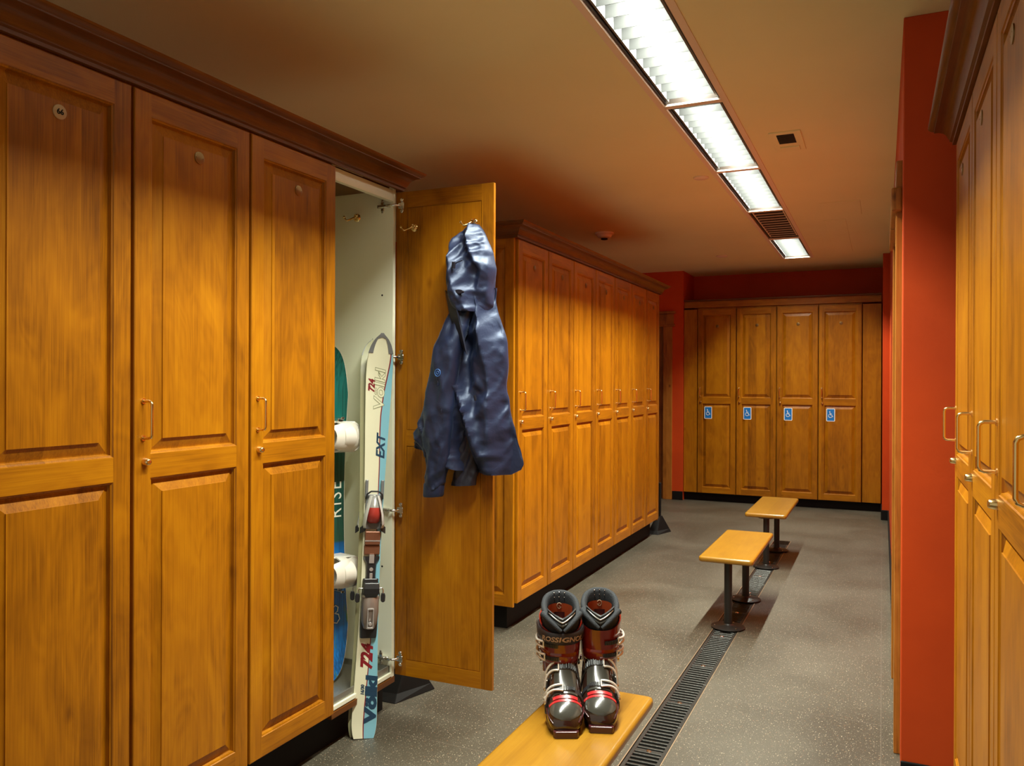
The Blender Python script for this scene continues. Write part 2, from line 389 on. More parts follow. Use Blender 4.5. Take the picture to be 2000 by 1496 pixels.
for i in range(2, len(YB)-1):
    t = troffer(YB[i], YB[i+1], i != 6, i == 0)
    tag(t, LL[i], 'ceiling light', 'row of recessed ceiling lights')

# ------------------------------------------------------------------ things on the ceiling
v = empty('ceiling_vent', (-0.485, 4.72, ZC), 0, 'square painted ceiling vent plate with small dark grille', 'vent')
mb = MB(); mb.box(-0.082, 0.082, -0.19, 0.19, -0.008, 0.0); mb.box(-0.05, 0.055, 0.08, 0.15, -0.016, -0.008)
mb.build('plate', M['ceiling'], v, bevel=(0.002, 2))
mb = MB(); mb.box(-0.045, 0.045, -0.155, 0.02, -0.009, -0.0085)
for k in range(9): mb.box(-0.045, 0.045, -0.15+k*0.019, -0.143+k*0.019, -0.012, -0.009)
mb.build('grille', M['darkframe'], v)
s = empty('smoke_detector', (-2.29, 6.96, ZC), 0, 'round smoke detector on the ceiling above the middle lockers', 'detector')
MB().lathe([(0.001,0),(0.085,0),(0.085,-0.012),(0.068,-0.022),(0.060,-0.040),(0.035,-0.050),(0.001,-0.050)]).build('housing', M['flange'], s, smooth=35)
MB().lathe([(0.03,-0.050),(0.03,-0.060),(0.012,-0.064),(0.001,-0.064)]).build('sensor', M['black'], s, smooth=35)
def disc(x, y, r, lab):
    o = MB().lathe([(0.001,0),(r,0),(r,-0.006),(r*0.85,-0.010),(0.001,-0.010)]).build('sprinkler_cover', M['flange'], smooth=35, loc=(x, y, ZC))
    tag(o, lab, 'sprinkler cover', 'round sprinkler covers on the ceiling')
disc(-1.09, 5.33, 0.05, 'round flat cap on the ceiling left of the lights, nearer one')
disc(-1.56, 8.72, 0.06, 'small round cap on the ceiling near the far wall')
def access(x0, x1, y0, y1, lab):
    mb = MB(); mb.box(x0, x1, y0, y1, ZC-0.004, ZC)
    g = 0.006
    o = mb.build('access_panel', M['ceiling'], bevel=(0.002, 1)); tag(o, lab, 'access panel')
access(-0.44, -0.155, 6.45, 6.98, 'flush square access panel on the ceiling right of the lights')
access(-0.45, -0.28, 7.15, 8.90, 'long flush access panel on the ceiling beside the far light')

# ------------------------------------------------------------------ lockers
def ring_rect(x0, x1, z0, z1, ins, y):
    return [(x0+ins, y, z0+ins), (x1-ins, y, z0+ins), (x1-ins, y, z1-ins), (x0+ins, y, z1-ins)]
def door_mesh(w, h, r0, r1, T=0.020):
    """face at y=0 looking -Y, back at y=T; x from 0..w, z from 0..h; mats 0 vertical grain, 1 horizontal grain"""
    mb = MB(); st = 0.055; tr = 0.068; e = 0.003
    # edges with a small round-over
    rings = [ring_rect(0, w, 0, h, 0, T), ring_rect(0, w, 0, h, 0, e), ring_rect(0, w, 0, h, e*0.4, e*0.3), ring_rect(0, w, 0, h, e, 0)]
    mb.loft(rings, 0, cap=False)
    mb.add([(e,0,e),(st,0,e),(st,0,h-e),(e,0,h-e)], [(0,1,2,3)], 0)
    mb.add([(w-st,0,e),(w-e,0,e),(w-e,0,h-e),(w-st,0,h-e)], [(0,1,2,3)], 0)
    for z0, z1 in ((e, tr), (r0, r1), (h-tr, h-e)):
        mb.add([(st,0,z0),(w-st,0,z0),(w-st,0,z1),(st,0,z1)], [(0,1,2,3)], 1)
    for z0, z1 in ((tr, r0), (r1, h-tr)):
        prof = [(0, 0), (0.002, 0.003), (0.006, 0.0045), (0.0065, 0.0085), (0.009, 0.0145), (0.012, 0.0145), (0.042, 0.0035), (0.0425, 0.0005)]
        mb.loft([ring_rect(st, w-st, z0, z1, i, y) for i, y in prof], 0, cap=False)
        a = prof[-1]; mb.add(ring_rect(st, w-st, z0, z1, a[0], a[1]), [(0,1,2,3)], 0)
    # back
    mb.add([(0,T,0),(st,T,0),(st,T,h),(0,T,h)], [(3,2,1,0)], 0)
    mb.add([(w-st,T,0),(w,T,0),(w,T,h),(w-st,T,h)], [(3,2,1,0)], 0)
    for z0, z1 in ((0, tr), (r0, r1), (h-tr, h)):
        mb.add([(st,T,z0),(w-st,T,z0),(w-st,T,z1),(st,T,z1)], [(3,2,1,0)], 1)
    for z0, z1 in ((tr, r0), (r1, h-tr)):
        prof = [(0, T), (0.0, T-0.004), (0.003, T-0.005), (0.0032, T-0.002)]
        mb.loft([ring_rect(st, w-st, z0, z1, i, y) for i, y in prof], 0, cap=False)
        mb.add(ring_rect(st, w-st, z0, z1, *prof[-1]), [(3,2,1,0)], 0)
    return mb
PW = 0.455
HZ0, HZ1, KZ = 1.258, 1.362, 1.191        # handle and lock heights above the floor
def fittings(door, zb, num=None, plate_u=0.23, plate_z=2.093, stk=None):
    h = MB(); r = 0.0042; x = 0.030; a = HZ0-zb; b = HZ1-zb; D = 0.034; q = 0.010
    pts = [(x, 0.001, a), (x, -D+q, a), (x, -D+q*0.3, a+q*0.3), (x, -D, a+q), (x, -D, b-q), (x, -D+q*0.3, b-q*0.3), (x, -D+q, b), (x, 0.001, b)]
    h.tube(pts, r, 10); h.cyl((x, 0, a), (x, -0.003, a), 0.008, n=14); h.cyl((x, 0, b), (x, -0.003, b), 0.008, n=14)
    h.build('handle', M['brass'], door, smooth=60)
    k = MB(); kz = KZ-zb
    k.lathe([(0.001,-0.018),(0.006,-0.018),(0.0085,-0.016),(0.0105,-0.010),(0.012,-0.003),(0.012,0.001),(0.001,0.001)], 20, axis='Y', xf=Matrix.Translation((0.037, 0, kz)))
    k.box(0.0365, 0.0375, -0.0185, -0.017, kz-0.004, kz+0.004)
    k.build('lock', M['brass'], door, smooth=40)
    p = MB()
    p.lathe([(0.001,-0.0030),(0.0155,-0.0030),(0.0185,-0.0022),(0.0185,0.001),(0.001,0.001)], 24, axis='Y')
    for sx in (-0.013, 0.013): p.lathe([(0.0004,-0.004),(0.0015,-0.0036),(0.0018,-0.003)], 8, axis='Y', xf=Matrix.Translation((sx, 0, 0)))
    pl = p.build('number_plate', M['plate'] if num else M['brass_dark'], door, smooth=40, loc=(plate_u, 0, plate_z-zb))
    if num:
        t = text_mb(num, 0.019, 0.0003, lambda v: Vector((v.x, -0.0034-v.z, v.y)), bold=0.0006)
        return pl, t
    return pl, None
def locker_body(w, z0, z1, depth, back=True):
    mb = MB(); T = 0.019
    mb.box(0.001, T, 0.0, depth, z0, z1); mb.box(w-T, w-0.001, 0.0, depth, z0, z1)
    mb.box(T, w-T, 0, depth, z0, z0+T); mb.box(T, w-T, 0, depth, z1-T, z1); mb.box(T, w-T, depth-0.008, depth, z0+T, z1-T)
    return mb
ZB, ZT = 0.16, 2.232
def make_locker(w=PW, zb=ZB, zt=ZT, r0=1.145, r1=1.212, depth=0.56, num=None):
    t = empty('locker')
    locker_body(w, zb-0.004, zt+0.018, depth).build('cabinet_body', M['wood_side'], t, loc=(0, 0.003, 0))
    d = door_mesh(w-0.011, zt-zb, r0-zb, r1-zb).build('door', [M['wood_v'], M['wood_h']], t, loc=(0.0055, -0.020, zb))
    pl, tx = fittings(d, zb, num)
    if tx: tx.build('numeral', M['black'], pl)
    return t, d
XF = -1.90                                 # carcass front plane of the left banks; door faces at -1.88
R90 = PI/2
lk, _ = make_locker()
names1 = [(1.125, 'wooden locker door at the left edge of the photo with round plate 66'),
          (1.580, 'wooden locker between the one numbered 66 and the one beside the open locker'),
          (2.035, 'closed wooden locker right beside the open white locker')]
g = 'closed wooden lockers of the near left bank'
l66, _ = make_locker(num='66'); l66.location = (XF, names1[0][0], 0); l66.rotation_euler.z = R90; tag(l66, names1[0][1], 'locker', g)
for y, lab in names1[1:]:
    c = copy_tree(lk) ; c.location = (XF, y, 0); c.rotation_euler.z = R90; tag(c, lab, 'locker', g)
g = 'wooden lockers of the middle left bank'
B2 = 4.165
for k, nm in enumerate(('first', 'second', 'third', 'fourth', 'fifth', 'sixth', 'seventh and farthest')):
    if k == 0: c = lk
    else: c = copy_tree(lk)
    c.location = (XF, B2+k*PW, 0); c.rotation_euler.z = R90
    tag(c, '%s wooden locker of the middle bank, counted from the jacket' % nm, 'locker', g)
g = 'wooden lockers along the right edge'
lr, _ = make_locker(w=0.52)
for k, nm in enumerate(('farthest locker on the right, next to the red pillar', 'second locker on the right counted from the red pillar',
                        'third locker on the right counted from the red pillar', 'nearest locker on the right, cut by the photo edge')):
    c = lr if k == 0 else copy_tree(lr)
    c.location = (0.238, 3.025-k*0.52, -0.022); c.rotation_euler.z = -R90; tag(c, 'wooden ' + nm, 'locker', g)
# back bank: taller doors
def adapt():
    t, d = make_locker(0.4525, 0.10, 2.295, 1.170, 1.243, 0.50)
    s = MB()
    w_, h_, r = 0.092, 0.146, 0.010
    def rr(w, h, r, y):
        out = []
        for cx, cz, a0 in ((w/2-r, h/2-r, 0), (-w/2+r, h/2-r, 90), (-w/2+r, -h/2+r, 180), (w/2-r, -h/2+r, 270)):
            for a in (0, 30, 60, 90): out.append((cx+r*math.cos(math.radians(a0+a)), y, cz+r*math.sin(math.radians(a0+a))))
        return out
    s.loft([rr(w_, h_, r, 0.0), rr(w_, h_, r, -0.0012)], 0)
    s.loft([rr(w_-0.016, h_-0.016, r*0.6, -0.0011), rr(w_-0.016, h_-0.016, r*0.6, -0.0016)], 1)
    # wheelchair symbol
    Y = -0.0022
    def bar(x0, z0, x1, z1, r): s.tube([(x0, Y+0.0008, z0), (x1, Y+0.0008, z1)], r, 8, 0)
    s.lathe([(0.0001,-0.0022),(0.0062,-0.0022),(0.0062,-0.0014)], 14, 0, 'Y', Matrix.Translation((-0.009, 0, 0.036)))
    bar(-0.008, 0.028, -0.005, 0.000, 0.0035); bar(-0.006, 0.014, 0.012, 0.014, 0.0026); bar(-0.005, 0.000, 0.013, 0.000, 0.0035)
    bar(0.013, 0.000, 0.020, -0.022, 0.0032); bar(0.020, -0.022, 0.027, -0.019, 0.0028)
    arc = [(-0.003+0.0195*math.cos(math.radians(a)), Y+0.0008, -0.010+0.0195*math.sin(math.radians(a))) for a in range(125, 351, 15)]
    s.tube(arc, 0.0030, 8, 0)
    s.build('accessible_sticker', [M['sticker_white'], M['sticker_blue']], d, loc=(0.125, 0.0004, 1.062-0.10))
    return t
M['sticker_white'] = plain('sticker_white', (0.85,0.88,0.88), 0.4)
M['sticker_blue'] = plain('sticker_blue', (0.01,0.20,0.62), 0.4)
lb = adapt()
for k, nm in enumerate(('first from the left', 'second from the left', 'third from the left', 'last on the right')):
    c = lb if k == 0 else copy_tree(lb)
    c.location = (-2.022+k*0.4545, 9.74, 0)
    tag(c, 'back wall locker with a blue wheelchair sticker, %s' % nm, 'locker', 'back wall lockers with wheelchair stickers')

# filler panels and top board round the back lockers
for x0, x1, lab in ((-2.185, -2.026, 'plain wooden filler panel left of the back wall lockers'), (-0.200, -0.012, 'plain wooden filler panel right of the back wall lockers')):
    tag(MB().box(x0, x1, 9.728, 9.75, 0.10, 2.30).build('filler_panel', M['wood_v'], bevel=(0.002, 1)), lab, 'filler panel')
tag(MB().box(-2.185, -0.012, 9.728, 9.75, 2.318, 2.395).build('top_board', M['wood_h'], bevel=(0.002, 1)), 'wide wooden board running above the back wall lockers', 'board')
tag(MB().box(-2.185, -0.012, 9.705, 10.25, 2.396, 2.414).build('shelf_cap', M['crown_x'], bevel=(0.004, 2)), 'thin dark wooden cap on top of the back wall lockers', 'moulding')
tag(MB().box(-2.185, -0.012, 9.785, 9.80, 0.0, 0.096).build('kickboard', M['black']), 'black recessed kickboard under the back wall lockers', 'kickboard')

# kickboards
def kick(x0, x1, y0, y1, lab, z=0.156):
    tag(MB().box(x0, x1, y0, y1, 0, z).build('kickboard', M['black']), lab, 'kickboard')
kick(-2.44, -1.960, 0.7, 2.93, 'black recessed kickboard under the near left lockers')
kick(-2.44, -1.960, 4.20, 7.34, 'black recessed kickboard under the middle lockers')
kick(0.30, 0.80, 0.9, 3.02, 'black recessed kickboard under the right lockers', 0.132)

# end panels
def end_panel(xa, xb, y, face, lab):
    e = empty('end_panel', (xa, y, 0), 0, lab, 'end panel')
    w = xb-xa
    if face:
        door_mesh(w, ZT+0.018-ZB+0.03, 1.145-ZB, 1.212-ZB, 0.018).build('panel', [M['wood_v'], M['wood_h']], e, loc=(0, 0, ZB-0.02))
    else:
        MB().box(0, w, 0, 0.018, ZB-0.02, ZT+0.018).build('panel', M['wood_v'], e, bevel=(0.002, 1))
end_panel(-2.46, -1.897, B2-0.021, True, 'raised wooden end panel of the middle lockers, half hidden behind the open door')
end_panel(-2.46, -1.893, 7.353, False, 'plain wooden end panel at the far end of the middle lockers')

# crown mouldings with mitred returns
def crown_profile():
    return [(0.0, 2.236), (0.014, 2.236), (0.014, 2.246), (0.022, 2.250), (0.022, 2.256), (0.026, 2.262), (0.030, 2.272), (0.038, 2.283), (0.050, 2.291),
            (0.066, 2.296), (0.066, 2.300), (0.074, 2.304), (0.082, 2.312), (0.084, 2.318), (0.0, 2.318)]
def crown(path, lab, dz=0.0):
    """path: list of (x, y) along the cabinet front, outward side on the right of travel"""
    mb = MB(); pr = crown_profile(); R = []
    n = len(path)
    dirs = [(Vector(path[i+1])-Vector(path[i])).normalized() for i in range(n-1)]
    outs = [Vector((d.y, -d.x)) for d in dirs]
    for i, p in enumerate(path):
        if i == 0: o = outs[0]
        elif i == n-1: o = outs[-1]
        else: o = (outs[i-1]+outs[i]); o = o/(o.dot(outs[i]))
        R.append([(p[0]+o.x*a, p[1]+o.y*a, z+dz) for a, z in pr])
    idx = [0 if abs(d.y) > 0.5 else 1 for d in dirs]
    mb.loft(R, 0, mf=lambda i, j: idx[i])
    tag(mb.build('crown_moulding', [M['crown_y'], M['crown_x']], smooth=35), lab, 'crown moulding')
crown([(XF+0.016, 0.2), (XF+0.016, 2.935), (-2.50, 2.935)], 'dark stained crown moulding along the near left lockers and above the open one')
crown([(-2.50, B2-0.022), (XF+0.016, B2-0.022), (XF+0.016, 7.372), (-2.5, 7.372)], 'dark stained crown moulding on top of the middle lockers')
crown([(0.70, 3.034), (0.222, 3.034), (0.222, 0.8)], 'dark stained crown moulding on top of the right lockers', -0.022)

# ------------------------------------------------------------------ the open locker
LY0, LY1 = 2.490, 2.928
ol = empty('open_locker', (XF, LY0, 0), 0, 'open locker with white interior holding snowboard and skis', 'locker')
mb = MB(); D = 0.56; W = LY1-LY0; T = 0.019
mb.box(-D, 0, W-T, W, ZB-0.004, 2.25, 0); mb.box(-D, 0, 0, T, ZB-0.004, 2.25, 0)
mb.box(-D, -D+0.008, T, W-T, ZB, 2.25, 0)
mb.box(-0.02, 0, T, W-T, 2.188, 2.236, 0)
mb.box(-D, 0.0, T, W-T, ZB, ZB+0.016, 0)
for x, z in ((-0.055, 1.79), (-0.05, 1.20), (-0.05, 0.625), (-0.045, 2.205), (-0.03, 0.195)):
    mb.cyl((x, W-T-0.0006, z), (x, W-T+0.001, z), 0.0045, n=10, m=1)
mb.build('cabinet_body', [M['white'], M['black']], ol, bevel=(0.0008, 1))
MB().box(-D+0.01, -0.021, T, W-T, 2.238, 2.25).build('top_panel', M['crown_y'], ol)
MB().box(-0.02, 0.004, 0.002, W-0.001, ZB-0.028, ZB-0.004).build('bottom_rail', M['crown_y'], ol, bevel=(0.001, 1))
tr = MB(); z0 = ZB+0.0165
M['tray'] = plain('grey_tray', (0.30,0.29,0.25), 0.3, 0.6, bump=(25,0.2))
tr.box(-D+0.02, -0.012, T+0.002, W-T-0.002, z0, z0+0.003)
tr.box(-0.016, -0.010, T+0.002, W-T-0.002, z0, z0+0.028); tr.box(-D+0.02, -D+0.026, T+0.002, W-T-0.002, z0, z0+0.028)
tr.box(-D+0.02, -0.010, T+0.002, T+0.007, z0, z0+0.028); tr.box(-D+0.02, -0.010, W-T-0.007, W-T-0.002, z0, z0+0.028)
tr.build('drip_tray', M['tray'], ol)
# the door, swung 88 degrees so its back faces the camera
dm = door_mesh(0.464, ZT-ZB, 1.145-ZB, 1.212-ZB)
od = dm.build('door', [M['wood_v'], M['wood_h']], ol)
AO = math.radians(0.6)
# door local +x runs from handle side to hinge side; hinge edge sits at (0.012, W+0.012)
hx, hy = -0.004, W+0.016
od.rotation_euler.z = PI + AO
wd = 0.464
# place so that local point (wd, T_back..) is at the hinge; back face (y=0.02) looks -Y after the turn
c_, s_ = math.cos(PI+AO), math.sin(PI+AO)
od.location = (hx - (wd*c_ - 0.020*s_), hy - (wd*s_ + 0.020*c_) - 0.004, ZB)
fittings(od, ZB)
def hinge(z):
    h = MB()
    h.box(-0.075, -0.012, W-T-0.012, W-T, z-0.007, z+0.007); h.box(-0.060, -0.045, W-T-0.006, W-T, z-0.020, z+0.020)
    h.box(-0.068, -0.025, W-T-0.018, W-T-0.012, z-0.005, z+0.005)
    h.tube([(-0.02, W-T-0.012, z), (0.0, W-T-0.018, z), (0.018, W-T-0.010, z), (0.030, W-0.004, z)], 0.006, 8)
    h.box(0.020, 0.048, W-0.012, W-0.004, z-0.012, z+0.012)
    for s in (-1, 1):
        h.lathe([(0.0005,-0.006),(0.006,-0.006),(0.0085,-0.003),(0.0085,0.002)], 14, 0, 'Y', Matrix.Translation((0.036, W-0.006, z+s*0.024)))
        h.box(0.030, 0.042, W-0.008, W-0.003, min(z, z+s*0.024), max(z, z+s*0.024))
        h.lathe([(0.0005,-0.004),(0.005,-0.004),(0.006,0.0)], 12, 0, 'Y', Matrix.Translation((-0.052, W-T-0.004, z+s*0.024)))
    h.build('hinge', M['chrome'], ol, smooth=45, bevel=(0.001, 1))
for z in (2.169, 1.524, 0.871, 0.237): hinge(z)
def coat_hook(p, sx=1, parent=None, ry=0):
    """double brass hook on a surface facing -Y; prongs reach out towards the room and to the left"""
    h = MB()
    h.lathe([(0.0005,-0.006),(0.012,-0.006),(0.016,-0.003),(0.018,0.0),(0.0005,0.0)], 18, 0, 'Y')
    for s, L_ in ((-1, 1.0), (1, 0.62)):
        pts = []; rr = []
        for i in range(13):
            t = i/12
            x = s*(0.004 + 0.036*L_*t); y = -0.006 - 0.032*math.sin(min(1, t*1.35)*PI/2)
            z = 0.004 - 0.020*math.sin(t*PI*0.78)*L_ + 0.020*max(0, t-0.6)*L_
            pts.append((x, y, z)); rr.append(0.0046*(1-0.35*t))
        h.tube(pts, rr, 8); 
        q = pts[-1]; b = [(q[0], q[1], q[2])]
        ball = MB(); h.lathe([(0.0005,-0.0065),(0.004,-0.005),(0.0065,0.0),(0.004,0.005),(0.0005,0.0065)], 12, 0, 'Z', Matrix.Translation(q))
    h.lathe([(0.0005,-0.006),(0.006,-0.004),(0.007,0.0),(0.0005,0.004)], 12, 0, 'Z', Matrix.Translation((0, -0.010, 0.012)))
    o = h.build('coat_hook', M['brass'], parent, smooth=50)
    o.location = p; return o
dback = 0.020
def door_pt(wx, z): return (wx, W + 0.016, z)
coat_hook((-0.187, W-T, 2.133), 1, ol)
# the two hooks are screwed to the back of the door (door-local coordinates; back face is y=0.02)
for ux, zz in ((wd-0.088, 2.075), (wd-0.372, 2.075)):
    hk = coat_hook((ux, 0.0200, zz-ZB), 1, od); hk.rotation_euler.z = PI
# black wedge feet beside the bank ends
def wedge(x, y, lab, post):
    e = empty('floor_stand', (x, y, 0), 0, lab, 'stand')
    mb = MB()
    mb.loft([[(0.06, -0.03, 0), (0.13, 0.20, 0), (0.02, 0.20, 0), (-0.05, -0.03, 0)], [(0.045, 0.01, 0.03), (0.115, 0.19, 0.03), (0.02, 0.19, 0.03), (-0.04, 0.0, 0.03)],
             [(0.045, 0.09, 0.16), (0.062, 0.12, 0.16), (0.02, 0.12, 0.16), (0.01, 0.09, 0.16)]])
    mb.build('foot', M['black'], e, bevel=(0.004, 2))
    if post: MB().box(0.018, 0.050, 0.09, 0.125, 0.15, 0.47).build('post', M['black'], e, bevel=(0.004, 2))
wedge(-1.95, 7.40, 'black wedge foot with upright post at the far end of the middle lockers', True)
wedge(-2.0, 3.03, 'black wedge shaped foot under the open locker door', False)

# ------------------------------------------------------------------ benches and drain
def bench(y0, y1, posts, lab):
    b = empty('bench', (-0.808, (y0+y1)/2, 0), 0, lab, 'bench', 'wooden benches on black posts')
    hy = (y1-y0)/2; hw = 0.153; r = 0.022
    def out(ins, z):
        o = []
        for cx, cy, a0 in ((hw-r, hy-r, 0), (-hw+r, hy-r, 90), (-hw+r, -hy+r, 180), (hw-r, -hy+r, 270)):
            for a in range(0, 91, 15): o.append((cx+(r-ins)*math.cos(math.radians(a0+a)), cy+(r-ins)*math.sin(math.radians(a0+a)), z))
        return o
    s = MB(); s.loft([out(0.014, 0.388), out(0.010, 0.388), out(0.003, 0.391), out(0.0, 0.398), out(0.0, 0.410), out(0.003, 0.417), out(0.010, 0.420), out(0.014, 0.420)])
    s.build('seat', M['maple'], b, smooth=50)
    for py in posts:
        p = MB(); y = py-(y0+y1)/2
        p.cyl((0, y, 0.014), (0, y, 0.382), 0.0225, n=24)
        p.cyl((0, y, 0.382), (0, y, 0.388), 0.065, n=24)
        p.build('post', M['blackmetal'], b, smooth=40)
        q = MB(); xf = Matrix.Translation((0, y, 0))
        q.lathe([(0.001,0.004),(0.090,0.004),(0.096,0.006),(0.096,0.009),(0.088,0.013),(0.035,0.018),(0.028,0.022),(0.024,0.026),(0.001,0.026)], 40, 0, xf=xf)
        for a in (75, 195, 315):
            ca, sa = math.cos(math.radians(a)), math.sin(math.radians(a))
            q.lathe([(0.0005,0.019),(0.004,0.018),(0.005,0.014)], 10, 1, xf=Matrix.Translation((0.075*ca, y+0.075*sa, -0.0015)))
        q.build('base_plate', [M['blackmetal'], M['chrome']], b, smooth=40)
bench(0.85, 2.52, (1.10, 2.25), 'nearest wooden bench carrying the ski boots, cut by the bottom edge')
bench(4.665, 5.605, (4.765, 5.425), 'middle wooden bench standing over the floor drain')
bench(6.380, 7.378, (6.450, 7.130), 'farthest wooden bench, nearest to the back wall lockers')
dr = empty('drain_channel', ((DX0+DX1)/2, 4.0, 0), 0, 'long floor drain channel with metal edge strips', 'drain')
w2 = (DX1-DX0)/2
mb = MB(); mb.box(-w2, w2, DY0-4, DY1-4, -0.12, -0.10); mb.box(-w2, -w2+0.003, DY0-4, DY1-4, -0.10, -0.004); mb.box(w2-0.003, w2, DY0-4, DY1-4, -0.10, -0.004)
mb.build('trough', M['dark'], dr)
mb = MB()
for s in (-1, 1):
    a, b_ = sorted((s*w2, s*(w2-0.004))); mb.box(a, b_, DY0-4, DY1-4, -0.02, 0.0015)
M['edge'] = plain('drain_edge_strip', (0.55,0.42,0.28), 0.35, 0.8)
mb.build('edge_strip', M['edge'], dr)
M['grate'] = plain('dark_cast_grate', (0.055,0.055,0.050), 0.34, 0.55, bump=(90,0.4))
def grate():
    mb = MB(); L_ = 0.517; hw = 0.060; n = 17
    for s in (-1, 1): a, b_ = sorted((s*(w2-0.006), s*(hw-0.008))); mb.box(a, b_, -L_/2+0.001, L_/2-0.001, -0.020, -0.001)
    p = L_/n
    for k in range(n):
        y = -L_/2+p*(k+0.5)
        if k == n//2: mb.box(-hw+0.006, hw-0.006, y-0.012, y+0.012, -0.018, -0.002)
        else: mb.box(-hw+0.006, hw-0.006, y-0.0055, y+0.0055, -0.018, -0.002)
    o = mb.build('drain_grate', M['grate'], bevel=(0.0015, 1)); 
    s = MB(); s.lathe([(0.0005,0.002),(0.008,0.001),(0.010,-0.002)], 12); s.build('screw', M['chrome'], o, smooth=40)
    return o
gr = grate(); k = 0; y = DY0+0.26
nm = ['first', 'second', 'third', 'fourth', 'fifth', 'sixth', 'seventh', 'eighth', 'ninth', 'tenth', 'eleventh', 'twelfth', 'thirteenth', 'fourteenth']
ys = []
y = 3.557
while y-0.517 > DY0+0.26: y -= 0.517
while y < DY1-0.24: ys.append(y); y += 0.517
vis = [yy for yy in ys if yy > 2.7]
for yy in ys:
    o = gr if yy == ys[0] else copy_tree(gr)
    o.location = ((DX0+DX1)/2, yy, 0)
    if yy in vis: lab = 'dark slotted drain grate, %s seen along the floor channel counted from the bottom edge' % nm[vis.index(yy)]
    else: lab = 'dark slotted drain grate beside the near bench, %s one below the photo edge' % nm[len(ys)-len(vis)-1-ys.index(yy)]
    tag(o, lab, 'drain grate', 'slotted grates of the floor drain' if yy in vis else 'drain grates below the photo edge')

# ------------------------------------------------------------------ skis
M['ski_white'] = plain('ski_white', (0.78,0.76,0.56), 0.3, coat=0.4)
M['ski_blue'] = plain('ski_blue', (0.22,0.50,0.62), 0.3, coat=0.4)
M['ski_navy'] = plain('ski_dark_blue', (0.015,0.05,0.10), 0.35)
M['ski_red'] = plain('ski_maroon', (0.22,0.012,0.02), 0.35)
M['steel'] = plain('steel_edge', (0.30,0.28,0.20), 0.35, 0.9)
M['grey_plastic'] = plain('grey_plastic', (0.16,0.165,0.17), 0.35)
M['dark_plastic'] = plain('dark_plastic', (0.018,0.018,0.020), 0.32)
M['silver'] = plain('silver_plastic', (0.55,0.55,0.54), 0.25, 0.6)
M['bind_white'] = plain('white_plastic', (0.78,0.76,0.72), 0.3)
M['bind_red'] = plain('red_plastic', (0.40,0.04,0.03), 0.3)
M['bind_bronze'] = plain('bronze_plastic', (0.22,0.09,0.05), 0.28, 0.4)
M['ski_base'] = plain('ski_base', (0.30,0.29,0.16), 0.4)
SL = 1.665
HW = [(0,0.040),(0.02,0.046),(0.06,0.0505),(0.2,0.047),(0.45,0.0400),(0.75,0.0375),(1.0,0.0415),(1.3,0.0510),(1.48,0.0560),(1.56,0.0540),(1.61,0.043),(1.64,0.028),(1.66,0.010),(1.665,0.004)]
TY = [(0,0.006),(0.06,0.0),(0.2,0.0),(0.8,-0.006),(1.35,0.0),(1.50,0.008),(1.60,0.035),(1.665,0.062)]   # base line: camber and shovel (y back = +)
UB = [(0,0.0),(0.05,-0.02),(0.12,0.02),(0.3,0.22),(0.5,0.42),(0.8,0.50),(1.1,0.42),(1.25,0.30),(1.32,0.30),(1.42,0.45),(1.52,0.72),(1.60,0.93),(1.665,0.97)]
def ski_y(z): return -sinterp(TY, z)
def ski_t(z): return interp([(0,0.006),(0.3,0.012),(0.8,0.016),(1.2,0.012),(1.45,0.007),(1.665,0.005)], z)
def ski_hw(z): return max(0.003, sinterp(HW, z))
